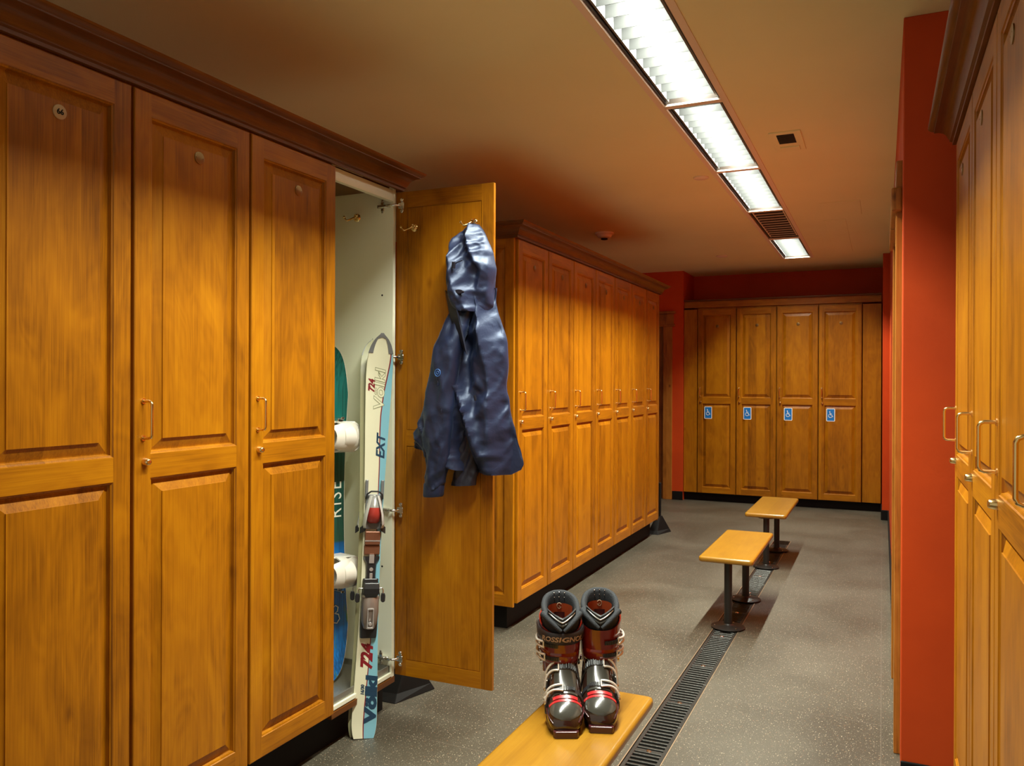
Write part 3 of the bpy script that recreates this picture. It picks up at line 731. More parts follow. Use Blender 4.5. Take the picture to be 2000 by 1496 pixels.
def make_ski():
    t = empty('ski')
    NS = 110; zs = [SL*i/NS for i in range(NS+1)]
    zs = zs[:-1] + [1.650, 1.657, 1.662, SL]; zs = sorted(set(zs))
    mb = MB(); cols = 5
    R = []
    for z in zs:
        w = ski_hw(z); y = ski_y(z); th = ski_t(z); ub = interp(UB, z)
        xs = [-w*0.97, w*(ub-0.09) if ub > -0.8 else 0, w*ub, w*0.97]
        R.append([(x, y-th, z) for x in xs])
    mb.loft(R, 0, closed=False, mf=lambda i, j: (0, 1, 2)[j])
    mb.build('top_sheet', [M['ski_white'], M['ski_red'], M['ski_blue']], t, smooth=40)
    eb = MB(); R = []
    for z in zs:
        w = ski_hw(z); y = ski_y(z); th = ski_t(z)
        R.append([(-w, y, z), (w, y, z), (w, y-0.003, z), (w*0.975, y-th+0.0002, z), (-w*0.975, y-th+0.0002, z), (-w, y-0.003, z)])
    eb.loft(R, 0, mf=lambda i, j: (1, 2, 0, 3, 0, 2)[j])
    eb.build('core_and_base', [M['ski_white'], M['ski_base'], M['steel'], M['ski_white']], t, smooth=30)
    def on_ski(zc, uc, flip=1):
        def f(v):          # text reads upwards: its x -> +z, its y -> -x
            z = zc + v.x; x = uc*ski_hw(zc) - v.y
            return Vector((x, ski_y(z)-ski_t(z)-0.0006-v.z, z))
        return f
    def letter(body, size, zc, uc, mat, bold=0.0, shear=0.25, sx=1.0):
        text_mb(body, size, 0.0002, on_ski(zc, uc), bold=bold, shear=shear, sx=sx).build('lettering', mat, t)
    letter('724', 0.062, 0.318, 0.02, M['ski_red'], 0.0028, 0.3, 1.05)
    letter('724', 0.036, 1.445, -0.52, M['ski_red'], 0.0016, 0.3, 1.0)
    letter('EXT', 0.048, 1.185, 0.42, M['ski_navy'], 0.0016, 0.3, 1.15)
    letter('V\u00f6lkl', 0.060, 0.150, 0.50, M['ski_navy'], 0.0036, 0.1, 1.5)
    letter('16/30', 0.018, 0.19, -0.25, M['ski_navy'], 0.0008, 0.2, 1.0)
    # outlined maker's name at the shovel: light letters over slightly fatter grey ones
    letter('V\u00f6lkl', 0.060, 1.43, 0.10, M['outline'], 0.0020, 0.15, 1.45)
    text_mb('V\u00f6lkl', 0.060, 0.0004, lambda v: on_ski(1.43, 0.10)(v), bold=0.0003, shear=0.15, sx=1.45).build('lettering', M['ski_white'], t)
    # tip protector
    tp = MB(); R = []
    for z in [1.585+0.083*i/14 for i in range(15)]:
        w = ski_hw(min(z, SL))+0.002; y = ski_y(min(z, SL)); th = ski_t(z)
        R.append((w, y, th, z))
    for s_ in (-1, 1):
        tp.loft([[(s_*w, y+0.001, z), (s_*w, y-th-0.002, z), (s_*w*(0.62 if z < 1.645 else 0.0), y-th-0.002, z), (s_*w*(0.62 if z < 1.645 else 0.0), y-th+0.001, z)] for w, y, th, z in R], 0)
    tp.build('tip_guard', M['grey_plastic'], t, smooth=40)
    # binding: toe piece
    yb = ski_y(0.8)-0.016
    b = empty('binding', (0, yb, 0)); b.parent = t
    p = MB(); p.box(-0.034, 0.034, -0.010, 0, 0.84, 0.985); p.box(-0.038, -0.026, -0.016, 0, 0.97, 1.045); p.box(0.026, 0.038, -0.016, 0, 0.97, 1.045)
    p.build('toe_plate', M['grey_plastic'], b, bevel=(0.003, 2))
    p = MB()
    R = []
    for z, w, h in ((0.865,0.018,0.020),(0.875,0.026,0.040),(0.90,0.030,0.052),(0.93,0.028,0.050),(0.955,0.022,0.040),(0.975,0.014,0.028),(0.982,0.006,0.018)):
        R.append([(w*math.cos(a), -0.006-h*max(0, math.sin(a))**0.8 if math.sin(a) > 0 else -0.004, z) for a in [2*PI*k/20 for k in range(20)]])
    p.loft(R, 0, mf=lambda i, j: 1 if i < 3 else 0); p.build('toe_housing', [M['silver'], M['bind_red']], b, smooth=45)
    p = MB()
    for s_ in (-1, 1):
        p.loft([[(s_*(x), -0.012-h, z), (s_*(x+0.010), -0.010-h*0.7, z), (s_*(x+0.010), -0.004, z), (s_*x, -0.004, z)] for x, h, z in
                ((0.030,0.020,0.845),(0.033,0.040,0.86),(0.028,0.045,0.90),(0.018,0.042,0.945),(0.010,0.030,0.980))])
    p.build('toe_wing', M['bind_white'], b, smooth=50)
    p = MB(); p.tube([(-0.034,-0.014,0.965),(-0.030,-0.024,0.985),(-0.015,-0.028,0.997),(0.015,-0.028,0.997),(0.030,-0.024,0.985),(0.034,-0.014,0.965)], 0.004, 8)
    for s_ in (-1, 1):
        p.loft([[(s_*0.030,-0.006,z0),(s_*0.052,-0.004,z0-0.015),(s_*0.050,-0.020,z0-0.012),(s_*0.030,-0.028,z0)] for z0 in (0.835,0.862)])
    p.build('toe_lug', M['dark_plastic'], b, bevel=(0.002, 1))
    p = MB(); p.box(-0.031, 0.031, -0.020, 0, 0.775, 0.832); p.box(-0.032, 0.032, -0.012, 0, 0.735, 0.775); p.build('anti_friction_pad', M['bind_bronze'], b, bevel=(0.004, 2))
    p = MB(); p.box(-0.031, 0.031, -0.0215, -0.0195, 0.790, 0.795); p.build('pad_line', M['silver'], b)
    p = MB(); p.loft([[(-w,-0.003,z),(w,-0.003,z),(w*0.8,-0.014,z),(-w*0.8,-0.014,z)] for w, z in ((0.026,0.585),(0.024,0.60),(0.020,0.65),(0.022,0.70),(0.032,0.715),(0.033,0.728))])
    p.build('brake_plate', M['dark_plastic'], b, smooth=40)
    p = MB(); p.box(-0.010, 0.010, -0.018, -0.012, 0.70, 0.735); p.box(-0.006, 0.006, -0.017, -0.012, 0.605, 0.66); p.cyl((0,-0.013,0.675),(0,-0.018,0.675),0.008); p.build('adjuster', M['silver'], b, bevel=(0.001,1))
    # heel piece
    p = MB(); p.loft([[(-w,-0.002,z),(w,-0.002,z),(w*0.86,-h,z),(-w*0.86,-h,z)] for w, h, z in ((0.034,0.018,0.36),(0.036,0.022,0.40),(0.036,0.026,0.47),(0.034,0.022,0.56),(0.032,0.018,0.60))])
    p.build('heel_track', M['dark_plastic'], b, bevel=(0.003, 2), loc=(0, 0, 0.038))
    p = MB(); R = []
    for z, w, h, y0 in ((0.395,0.012,0.020,0.018),(0.402,0.024,0.034,0.018),(0.43,0.032,0.050,0.018),(0.47,0.035,0.062,0.018),(0.505,0.034,0.066,0.018),(0.528,0.036,0.060,0.018),(0.536,0.030,0.045,0.018)):
        R.append([(w*math.cos(a), -y0-(h-y0)*max(0, math.sin(a))**0.55 if math.sin(a) > 0 else -0.016, z) for a in [2*PI*k/24 for k in range(24)]])
    p.loft(R, 0); p.build('heel_housing', M['heelgrey'], b, smooth=45, loc=(0, 0, 0.038))
    p = MB()
    for x0, x1, z0, z1 in ((-0.012,0.012,0.405,0.412),(-0.013,-0.009,0.405,0.485),(0.009,0.013,0.405,0.485),(-0.010,0.010,0.480,0.487)): p.box(x0, x1, -0.068, -0.050, z0, z1)
    p.cyl((0,-0.052,0.425),(0,-0.070,0.425),0.007); p.build('heel_window', M['silver'], b, bevel=(0.001,1), loc=(0, 0, 0.038))
    p = MB(); p.loft([[(-w,-0.045,z),(w,-0.045,z),(w,-0.060-d,z),(-w,-0.060-d,z)] for w, d, z in ((0.020,0.0,0.528),(0.030,0.008,0.545),(0.031,0.012,0.565),(0.029,0.006,0.588))])
    p.build('heel_cup', M['dark_plastic'], b, bevel=(0.003, 2), loc=(0, 0, 0.038))
    p = MB()
    for s_ in (-1, 1):
        p.tube([(s_*0.030,-0.020,0.560),(s_*0.046,-0.022,0.562),(s_*0.050,-0.024,0.555),(s_*0.051,-0.022,0.525)], 0.0028, 8)
    p.build('brake_arm', M['chrome'], b, smooth=50, loc=(0, 0, 0.038))
    p = MB()
    for s_ in (-1, 1):
        p.loft([[(s_*(0.051+a), -0.014, z), (s_*(0.051-a), -0.014, z), (s_*(0.051-a), -0.030, z), (s_*(0.051+a), -0.030, z)] for a, z in ((0.004,0.505),(0.008,0.510),(0.009,0.530),(0.006,0.542))])
    p.build('brake_foot', M['dark_plastic'], b, bevel=(0.002, 1), loc=(0, 0, 0.038))
    return t
M['outline'] = plain('grey_green_outline', (0.22,0.24,0.12), 0.4)
M['heelgrey'] = plain('warm_grey_plastic', (0.30,0.24,0.21), 0.25, 0.4, coat=0.3)
ski = make_ski()
def orient(o, base, tip, normal):
    z = (Vector(tip)-Vector(base)).normalized(); y = -Vector(normal); y = (y - z*y.dot(z)).normalized(); x = y.cross(z)
    o.matrix_world = Matrix(((x.x, y.x, z.x, base[0]), (x.y, y.y, z.y, base[1]), (x.z, y.z, z.z, base[2]), (0,0,0,1)))
nrm = Vector((math.cos(math.radians(-50)), math.sin(math.radians(-50)), 0))
b0 = Vector((-1.872, 2.664, 0.001)); t0 = Vector((-1.936, 2.872, 1.62))
orient(ski, b0, t0, nrm)
tag(ski, 'front ski of the pair, cream and blue top with binding facing out', 'ski')
ski2 = copy_tree(ski)
off = -nrm*0.012 + Vector((-0.004, -0.012, 0))
orient(ski2, b0+off, t0+off+Vector((-0.010, -0.004, 0)), -nrm)
for q in (ski, ski2): q.scale = (1, 1, 0.975)
tag(ski2, 'rear ski standing base to base behind the front ski', 'ski')

# ------------------------------------------------------------------ snowboard
def board_mat():
    m, N, L, b = nt('snowboard_graphic')
    tc = N.new('ShaderNodeTexCoord'); sp = N.new('ShaderNodeSeparateXYZ'); L.new(tc.outputs['Object'], sp.inputs[0])
    rp = N.new('ShaderNodeValToRGB'); e = rp.color_ramp.elements; rp.color_ramp.interpolation = 'LINEAR'
    e[0].position = 0.0; e[0].color = (0.0,0.20,0.60,1); e[1].position = 1.0; e[1].color = (0.006,0.085,0.070,1)
    for p, c in ((0.36,(0.0,0.17,0.55,1)), (0.395,(0.0,0.10,0.30,1)), (0.40,(0.012,0.085,0.062,1)), (0.60,(0.014,0.10,0.075,1)), (0.72,(0.010,0.17,0.14,1)), (0.88,(0.008,0.13,0.12,1))):
        x = e.new(p); x.color = c
    mr = N.new('ShaderNodeMapRange'); mr.inputs['From Max'].default_value = 1.40; L.new(sp.outputs['Z'], mr.inputs['Value']); L.new(mr.outputs[0], rp.inputs[0])
    mp = N.new('ShaderNodeMapping'); mp.inputs['Scale'].default_value = (1,1,0.03); L.new(tc.outputs['Object'], mp.inputs[0])
    nz = N.new('ShaderNodeTexNoise'); nz.inputs['Scale'].default_value = 120; L.new(mp.outputs[0], nz.inputs['Vector'])
    mu = N.new('ShaderNodeMix'); mu.data_type = 'RGBA'; mu.blend_type = 'MULTIPLY'; mu.inputs[0].default_value = 0.8
    r2 = N.new('ShaderNodeValToRGB'); r2.color_ramp.elements[0].color = (0.45,0.45,0.45,1); r2.color_ramp.elements[1].color = (1.3,1.3,1.3,1)
    r2.color_ramp.elements[0].position = 0.3; r2.color_ramp.elements[1].position = 0.7
    L.new(nz.outputs['Fac'], r2.inputs[0]); L.new(rp.outputs[0], mu.inputs[6]); L.new(r2.outputs[0], mu.inputs[7])
    # leafy green streaks on the blue end
    mp2 = N.new('ShaderNodeMapping'); mp2.inputs['Rotation'].default_value = (0, math.radians(50), 0); mp2.inputs['Scale'].default_value = (22,1,6); L.new(tc.outputs['Object'], mp2.inputs[0])
    n3 = N.new('ShaderNodeTexNoise'); n3.inputs['Scale'].default_value = 1.1; n3.inputs['Detail'].default_value = 2; L.new(mp2.outputs[0], n3.inputs['Vector'])
    g = N.new('ShaderNodeMapRange'); g.inputs['From Min'].default_value = 0.57; g.inputs['From Max'].default_value = 0.66; L.new(n3.outputs['Fac'], g.inputs['Value'])
    lt = N.new('ShaderNodeMath'); lt.operation = 'LESS_THAN'; L.new(sp.outputs['Z'], lt.inputs[0]); lt.inputs[1].default_value = 0.54
    a = N.new('ShaderNodeMath'); a.operation = 'MULTIPLY'; L.new(g.outputs[0], a.inputs[0]); L.new(lt.outputs[0], a.inputs[1])
    mx = N.new('ShaderNodeMix'); mx.data_type = 'RGBA'; L.new(a.outputs[0], mx.inputs[0]); L.new(mu.outputs[2], mx.inputs[6]); mx.inputs[7].default_value = (0.05,0.20,0.03,1)
    L.new(mx.outputs[2], b.inputs['Base Color']); b.inputs['Roughness'].default_value = 0.25; b.inputs['Coat Weight'].default_value = 0.5
    return m
M['board'] = board_mat()
M['cream'] = plain('cream_print', (0.85,0.85,0.72), 0.5)
BL = 1.385
sb = empty('snowboard')
def bhw(z):
    e = min(z, BL-z); L_ = 0.26
    w = 0.122 + 0.022*(abs(z-BL/2)/(BL/2-0.2))**2 if abs(z-BL/2) < BL/2-0.2 else 0.144
    if e < L_: 
        k = max(0.0, 1-(1-e/L_)**2.3); w = min(w, 0.146*math.sqrt(k) if e < 0.2 else w)
    return max(w, 0.002)
def by(z):
    e = min(z, BL-z); return 0.0 if e > 0.2 else 0.055*((0.2-e)/0.2)**2
zs = sorted(set([BL*i/120 for i in range(121)] + [0.001, 0.003, 0.006, BL-0.001, BL-0.003, BL-0.006]))
bm_ = MB(); xs = [-1, -0.6, -0.2, 0.2, 0.6, 1]
bm_.loft([[(x*bhw(z)*0.985, -by(z)-0.0092, z) for x in xs] for z in zs], 0, closed=False); bm_.build('top_sheet', M['board'], sb, smooth=40)
bm_ = MB(); bm_.loft([[(-bhw(z), -by(z), z), (bhw(z), -by(z), z), (bhw(z), -by(z)-0.009, z), (-bhw(z), -by(z)-0.009, z)] for z in zs], 0); bm_.build('core', M['cream'], sb, smooth=40)
def on_board(zc, xc):
    return lambda v: Vector((xc - v.y, -0.0100-v.z, zc+v.x))
text_mb('RISE', 0.092, 0.0002, on_board(0.735, 0.078), bold=-0.0004, sx=0.78, spacing=1.25).build('lettering', M['cream'], sb)
sq = MB()
sq.tube([(0.055,-0.0118,0.285),(0.075,-0.0118,0.295),(0.088,-0.0118,0.285),(0.084,-0.0118,0.268),(0.070,-0.0118,0.262),(0.090,-0.0118,0.255),(0.096,-0.0118,0.235),(0.082,-0.0118,0.220),(0.060,-0.0118,0.226),(0.02,-0.0118,0.205)], 0.0024, 6)
sq.build('curl_print', M['cream'], sb, smooth=60)
M['bwhite'] = plain('binding_white', (0.80,0.76,0.68), 0.3, coat=0.3)
M['foam'] = plain('black_foam', (0.012,0.012,0.013), 0.7)
M['pinkred'] = plain('crimson_print', (0.55,0.02,0.05), 0.4)
def board_binding(zc, up_):
    b = empty('binding', (-0.016, -0.009, zc)); b.parent = sb
    S = up_
    def add(mb, name, mat, **k): return mb.build(name, mat, b, **k)
    # base plate across the board (local x across the board, -y away from it)
    m = MB(); m.box(-0.125, 0.125, -0.018, 0, -0.055, 0.055); add(m, 'base_plate', M['bwhite'], bevel=(0.008, 2))
    # side rails and heel loop
    m = MB()
    for s_ in (-1, 1):
        m.loft([[(x, 0.0, s_*0.056), (x, 0.0, s_*0.066), (x, -h, s_*0.064), (x, -h, s_*0.056)] for x, h in ((-0.13,0.02),(-0.08,0.045),(0.0,0.06),(0.08,0.085),(0.12,0.10))])
    add(m, 'side_rail', M['bwhite'], bevel=(0.003, 2), smooth=40)
    m = MB(); R = []
    for i in range(13):
        a = -PI/2 + PI*i/12
        x = 0.10 + 0.058*math.cos(a); z = 0.062*math.sin(a)
        nx, nz = math.cos(a), math.sin(a)
        R.append([(x, -0.040, z), (x, -0.105, z), (x-0.008*nx, -0.105, z-0.008*nz), (x-0.008*nx, -0.040, z-0.008*nz)])
    m.loft(R); add(m, 'heel_loop', M['bwhite'], bevel=(0.002, 1), smooth=40)
    # high back: curved shell rising away from the board
    m = MB(); R = []; R2 = []
    for k in range(10):
        h = k/9; y = -0.080 - 0.040*math.sin(h*2.0); w = 0.060*(1-0.28*h**3); ro = 0.132 - 0.150*h
        row = []; 
        for i in range(15):
            a = -1.15 + 2.3*i/14
            row.append((ro + 0.020*(math.cos(a)-1) + 0.014, y - 0.030*math.cos(a*1.2), w*math.sin(a)/math.sin(1.15)))
        R.append(row)
    out = [[p for p in row] + [(p[0]-0.006, p[1], p[2]) for p in reversed(row)] for row in R]
    m.loft(out); add(m, 'high_back', M['bwhite'], smooth=50)
    m = MB(); pad = [[(p[0]-0.008, p[1]+0.004, p[2]*0.82) for p in row[1:-1]] for row in R[2:9]]
    m.loft([row + [(p[0]-0.008, p[1], p[2]) for p in reversed(row)] for row in pad]); add(m, 'pad', M['foam'], smooth=50)
    # straps arching over the foot
    for x0, hgt, name in ((0.055, 0.120, 'ankle_strap'), (-0.070, 0.072, 'toe_strap')):
        m = MB(); R = []
        for i in range(17):
            a = PI*i/16; z = -0.066*math.cos(a); y = -0.035 - hgt*math.sin(a)**0.8; wd_ = 0.014+0.012*math.sin(a)
            R.append([(x0-wd_, y, z), (x0+wd_, y-0.004, z), (x0+wd_, y+0.004, z*0.95), (x0-wd_, y+0.008, z*0.95)])
        m.loft(R, mf=lambda i, j: 1 if j == 2 else 0); add(m, name, [M['bwhite'], M['foam']], smooth=50)
        m = MB(); m.box(x0-0.014, x0+0.014, -0.085, -0.045, S*0.066-0.004, S*0.066+0.010); m.box(x0-0.008, x0+0.008, -0.100, -0.050, S*0.072, S*0.082)
        add(m, 'ratchet', M['chrome'], bevel=(0.003, 2))
    m = MB(); m.lathe([(0.0005,-0.002),(0.009,-0.002),(0.009,0.002),(0.0005,0.002)], 6, 0, 'X', Matrix.Translation((0.159, -0.075, -0.012))); add(m, 'badge', M['pinkred'])
    m = MB(); m.loft([[(0.045, -0.082, z), (0.100, -0.108, z), (0.100, -0.113, z), (0.045, -0.087, z)] for z in (-0.050, 0.050)]); add(m, 'pad', M['foam'], bevel=(0.002, 1))
board_binding(1.002, 1); board_binding(0.445, -1)
bn = Vector((math.cos(math.radians(-16)), math.sin(math.radians(-16)), 0))
orient(sb, Vector((-2.105, 2.680, 0.186)), Vector((-2.150, 2.735, 1.57)), bn)
tag(sb, 'green and blue snowboard with white bindings standing in the open locker', 'snowboard')

# ------------------------------------------------------------------ the jacket on the door hook
def nylon():
    m, N, L, b = nt('navy_nylon')
    b.inputs['Base Color'].default_value = (0.008, 0.014, 0.046, 1); b.inputs['Roughness'].default_value = 0.50
    b.inputs['Specular IOR Level'].default_value = 0.8; b.inputs['Specular Tint'].default_value = (0.62, 0.74, 1.0, 1); b.inputs['Sheen Weight'].default_value = 0.12; b.inputs['Sheen Roughness'].default_value = 0.35
    b.inputs['Sheen Tint'].default_value = (0.55, 0.68, 1.0, 1)
    b.inputs['Coat Weight'].default_value = 0.06; b.inputs['Coat Roughness'].default_value = 0.3; b.inputs['Coat Tint'].default_value = (0.8, 0.88, 1, 1)
    tc = N.new('ShaderNodeTexCoord'); n = N.new('ShaderNodeTexNoise'); n.inputs['Scale'].default_value = 42; n.inputs['Detail'].default_value = 6; n.inputs['Distortion'].default_value = 1.2
    L.new(tc.outputs['Object'], n.inputs['Vector'])
    bp = N.new('ShaderNodeBump'); bp.inputs['Strength'].default_value = 0.22; bp.inputs['Distance'].default_value = 0.005
    L.new(n.outputs['Fac'], bp.inputs['Height']); L.new(bp.outputs['Normal'], b.inputs['Normal'])
    return m
M['nylon'] = nylon()
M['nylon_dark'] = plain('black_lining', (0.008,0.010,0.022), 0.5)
def ridge(x, y, z):
    n = noise.noise(Vector((x, y, z)))
    return (1-abs(n)*2.2)
def folds(u, z, seed, big=0.018, small=0.006):
    """u metres across, z metres up -> outward displacement; long hanging folds with short crease lines"""
    wx = u + 0.03*noise.noise(Vector((u*9, z*5, seed+20))); wz = z + 0.04*noise.noise(Vector((u*8, z*6, seed+30)))
    a = ridge(wx*10+wz*2.5, wz*1.5, seed)*big
    c = ridge(wx*17-wz*11, wz*7+wx*6, seed+7.3)*small*1.5
    d = ridge(wx*30+wz*24, wz*22-wx*16, seed+3.1)*small*0.45
    return a + c + d - big*0.6
JY = 2.948
def shell(name, zs, Lf, Rf, depth, yb, seed, mat, hem=None, nx=64, big=0.018, small=0.006, parent=None, tilt=None):
    mb = MB(); R = []
    for z in zs:
        x0, x1 = Lf(z), Rf(z); cx, hw = (x0+x1)/2, (x1-x0)/2; dp = depth(z); row = []
        for i in range(nx):
            a = 2*PI*i/nx; ca, sa = math.cos(a), math.sin(a)
            x = cx + hw*(abs(ca)**0.85)*(1 if ca > 0 else -1)
            if sa > 0:
                k = sa**0.7*(1-0.48*ca)/1.15
                y = yb - dp*k - folds(x, z, seed, big, small)*min(1, sa*2.2)
                x += 0.012*ridge(z*7, x*5, seed+1)*(1-abs(sa))
            else: y = yb + 0.004*sa
            y = min(y, yb+0.002)
            zz = z
            if hem: zz = z + hem(x, z)
            row.append((x, y, zz))
        R.append(row)
    mb.loft(R); return mb.build(name, mat, parent, smooth=80)
jk = empty('jacket', (-1.50, JY, 2.06), 0, 'navy blue hooded rain jacket hanging by its hood from the open door', 'jacket')
def T_(tab): 
    tab = sorted(tab); return lambda z: sinterp(tab, z)
def lin(a, b, n): return [a+(b-a)*i/n for i in range(n+1)]
def local(o):       # meshes are laid out in room coordinates; carry them under the jacket's empty
    for v in o.data.vertices: v.co -= Vector((-1.50, JY, 2.06))
    return o
bodyL = T_([(1.80,-1.650),(1.723,-1.618),(1.64,-1.628),(1.515,-1.668),(1.41,-1.690),(1.304,-1.722),(1.197,-1.772),(1.15,-1.788),(1.05,-1.79)])
bodyR = T_([(1.80,-1.43),(1.744,-1.436),(1.672,-1.408),(1.591,-1.382),(1.511,-1.374),(1.391,-1.382),(1.311,-1.366),(1.212,-1.346),(1.114,-1.318),(1.075,-1.306),(1.05,-1.318)])
def hemf(x, z):
    t = max(0, (1.30-z)/0.25); t = min(1, t)**2
    h = interp([(-1.80,0.105),(-1.72,0.075),(-1.62,0.03),(-1.50,0.0),(-1.36,-0.005),(-1.31,0.020)], x)
    return t*h
local(shell('body', lin(1.80, 1.05, 90), bodyL, bodyR, lambda z: interp([(1.05,0.10),(1.3,0.135),(1.6,0.125),(1.80,0.09)], z), JY, 4.2, M['nylon'], hemf, nx=120, big=0.060, small=0.009, parent=jk))
hoodL = T_([(2.060,-1.540),(2.045,-1.565),(2.027,-1.583),(1.967,-1.601),(1.885,-1.608),(1.80,-1.609),(1.76,-1.600),(1.73,-1.585),(1.70,-1.575)])
hoodR = T_([(2.060,-1.505),(2.045,-1.490),(2.019,-1.473),(1.956,-1.447),(1.874,-1.427),(1.80,-1.428),(1.76,-1.432),(1.73,-1.440),(1.70,-1.445)])
local(shell('hood', lin(2.062, 1.70, 60), hoodL, hoodR, lambda z: interp([(1.70,0.12),(1.78,0.135),(1.9,0.125),(2.0,0.09),(2.062,0.03)], z), JY-0.012, 9.7, M['nylon'], nx=110, big=0.045, small=0.010, parent=jk))
# standing collar flap at the left
cf = MB(); R = []
for k in range(13):
    t = k/12; z = 1.800-0.22*t; x = -1.652+0.055*t
    R.append([(x, JY-0.03-0.02*t, z), (x+0.05+0.02*t, JY-0.10-0.03*math.sin(t*3), z-0.025), (x+0.11, JY-0.150, z-0.05), (x+0.112, JY-0.138, z-0.055), (x+0.055+0.02*t, JY-0.085, z-0.03), (x+0.008, JY-0.018, z-0.004)])
cf.loft(R); local(cf.build('collar_flap', M['nylon_dark'], jk, smooth=80))
def sleeve(name, path, rx, ry, seed, n=40, mat=None):
    mb = MB(); R = []; N_ = 70; pt = [(i/(len(path)-1), p) for i, p in enumerate(path)]
    X = [(t, p[0]) for t, p in pt]; Yt = [(t, p[1]) for t, p in pt]; Z = [(t, p[2]) for t, p in pt]
    for k in range(N_+1):
        t = k/N_; cx, cy, cz = sinterp(X, t), sinterp(Yt, t), sinterp(Z, t); a_, b_ = interp(rx, t), interp(ry, t); row = []
        for i in range(n):
            a = 2*PI*i/n; x = cx + a_*math.cos(a); y = cy + b_*math.sin(a)
            d = folds(x*1.3, cz, seed, 0.014, 0.007); nx_, ny = math.cos(a), math.sin(a)
            row.append((x+nx_*d*0.45, min(y+ny*d, JY), cz + 0.10*(x-cx)*0.6))
        R.append(row)
    mb.loft(R); return local(mb.build(name, mat or M['nylon'], jk, smooth=80))
sleeve('sleeve', [(-1.545,2.86,1.70),(-1.585,2.835,1.56),(-1.612,2.825,1.39),(-1.632,2.828,1.23),(-1.642,2.838,1.10),(-1.658,2.845,0.985)],
       [(0,0.045),(0.2,0.058),(0.5,0.062),(0.8,0.055),(1,0.040)], [(0,0.03),(0.3,0.042),(1,0.032)], 2.2)
sleeve('sleeve', [(-1.45,2.90,1.55),(-1.47,2.905,1.40),(-1.50,2.905,1.25),(-1.535,2.905,1.12),(-1.548,2.90,0.998)],
       [(0,0.03),(0.5,0.045),(1,0.052)], [(0,0.02),(1,0.028)], 5.9, mat=M['nylon_dark'])
# cuffs, hem band, hood drawcord and badge
cb = MB(); R = []
for z, g in ((1.010,0.0415),(1.004,0.0440),(0.958,0.0435),(0.952,0.0405)):
    R.append([(-1.656+g*1.02*math.cos(a)-(1.01-z)*0.08, 2.845+g*0.85*math.sin(a), z+0.06*g*math.cos(a)) for a in [2*PI*i/28 for i in range(28)]])
cb.loft(R); local(cb.build('cuff', M['nylon'], jk, smooth=50))
dc = MB(); dc.tube([(-1.565,2.800,1.870),(-1.545,2.792,1.875),(-1.525,2.790,1.890),(-1.500,2.789,1.896)], 0.0022, 6)
dc.cyl((-1.540,2.789,1.868),(-1.536,2.784,1.892),0.0075); local(dc.build('drawcord', M['nylon_dark'], jk, smooth=50))
hb = MB(); hb.loft([[(-1.520+0.022*math.cos(a), 2.7935-e, 1.775+0.008*math.sin(a)) for a in [2*PI*i/20 for i in range(20)]] for e in (-0.01, 0.004)])
local(hb.build('hood_adjuster', M['nylon_dark'], jk, smooth=40))
M['print_blue'] = plain('blue_print', (0.04,0.16,0.50), 0.4)
em = MB(); em.tube([(-1.600+0.0125*math.cos(a), 2.771, 1.455+0.014*math.sin(a)) for a in [2*PI*i/24 for i in range(25)]], 0.0016, 6)
em.tube([(-1.600+0.005*math.cos(a), 2.771, 1.455+0.006*math.sin(a)) for a in [2*PI*i/16 for i in range(17)]], 0.0014, 6)
local(em.build('emblem', M['print_blue'], jk, smooth=50))

# ------------------------------------------------------------------ ski boots
def translucent(name, col, rough=0.12, tr=0.25):
    return plain(name, col, rough, 0.0, coat=0.9, trans=tr, ior=1.45, bump=(8, 0.05))
M['boot_red'] = translucent('translucent_red_shell', (0.20,0.012,0.005), 0.14, 0.1)
M['boot_smoke'] = translucent('smoky_brown_shell', (0.030,0.013,0.009), 0.12, 0.1)
M['boot_grey'] = plain('glossy_grey_overlay', (0.045,0.045,0.038), 0.16, coat=0.5)
M['boot_sole'] = plain('dark_maroon_sole', (0.055,0.012,0.014), 0.3, coat=0.2)
M['boot_accent'] = plain('bright_red_band', (0.42,0.018,0.022), 0.25, coat=0.5)
M['liner'] = plain('charcoal_liner', (0.014,0.017,0.022), 0.8, bump=(420, 0.9))
M['liner_smooth'] = plain('smooth_black_liner', (0.010,0.012,0.014), 0.5)
M['liner_orange'] = plain('orange_liner', (0.42,0.075,0.018), 0.55)
M['rivet'] = plain('bright_rivet', (0.75,0.74,0.72), 0.2, 1.0)
M['strap'] = plain('black_strap', (0.016,0.012,0.013), 0.45)
M['gold_print'] = plain('tan_print', (0.42,0.27,0.17), 0.4)
M['buckle'] = plain('silver_buckle', (0.80,0.77,0.70), 0.3, 0.55)
def sgnp(v, p): return math.copysign(abs(v)**p, v)
ST = [(-0.152,0.026,0.016,0.034),(-0.148,0.034,0.014,0.044),(-0.138,0.042,0.012,0.058),(-0.12,0.049,0.010,0.073),(-0.095,0.0525,0.010,0.085),(-0.06,0.053,0.010,0.103),
      (-0.03,0.0515,0.010,0.128),(0.0,0.049,0.010,0.160),(0.03,0.046,0.010,0.195),(0.06,0.044,0.010,0.215),(0.10,0.042,0.010,0.205),(0.130,0.037,0.012,0.170),(0.148,0.029,0.016,0.10),(0.156,0.016,0.03,0.07)]
tw = [(a[0], a[1]) for a in ST]; tb_ = [(a[0], a[2]) for a in ST]; tt = [(a[0], a[3]) for a in ST]
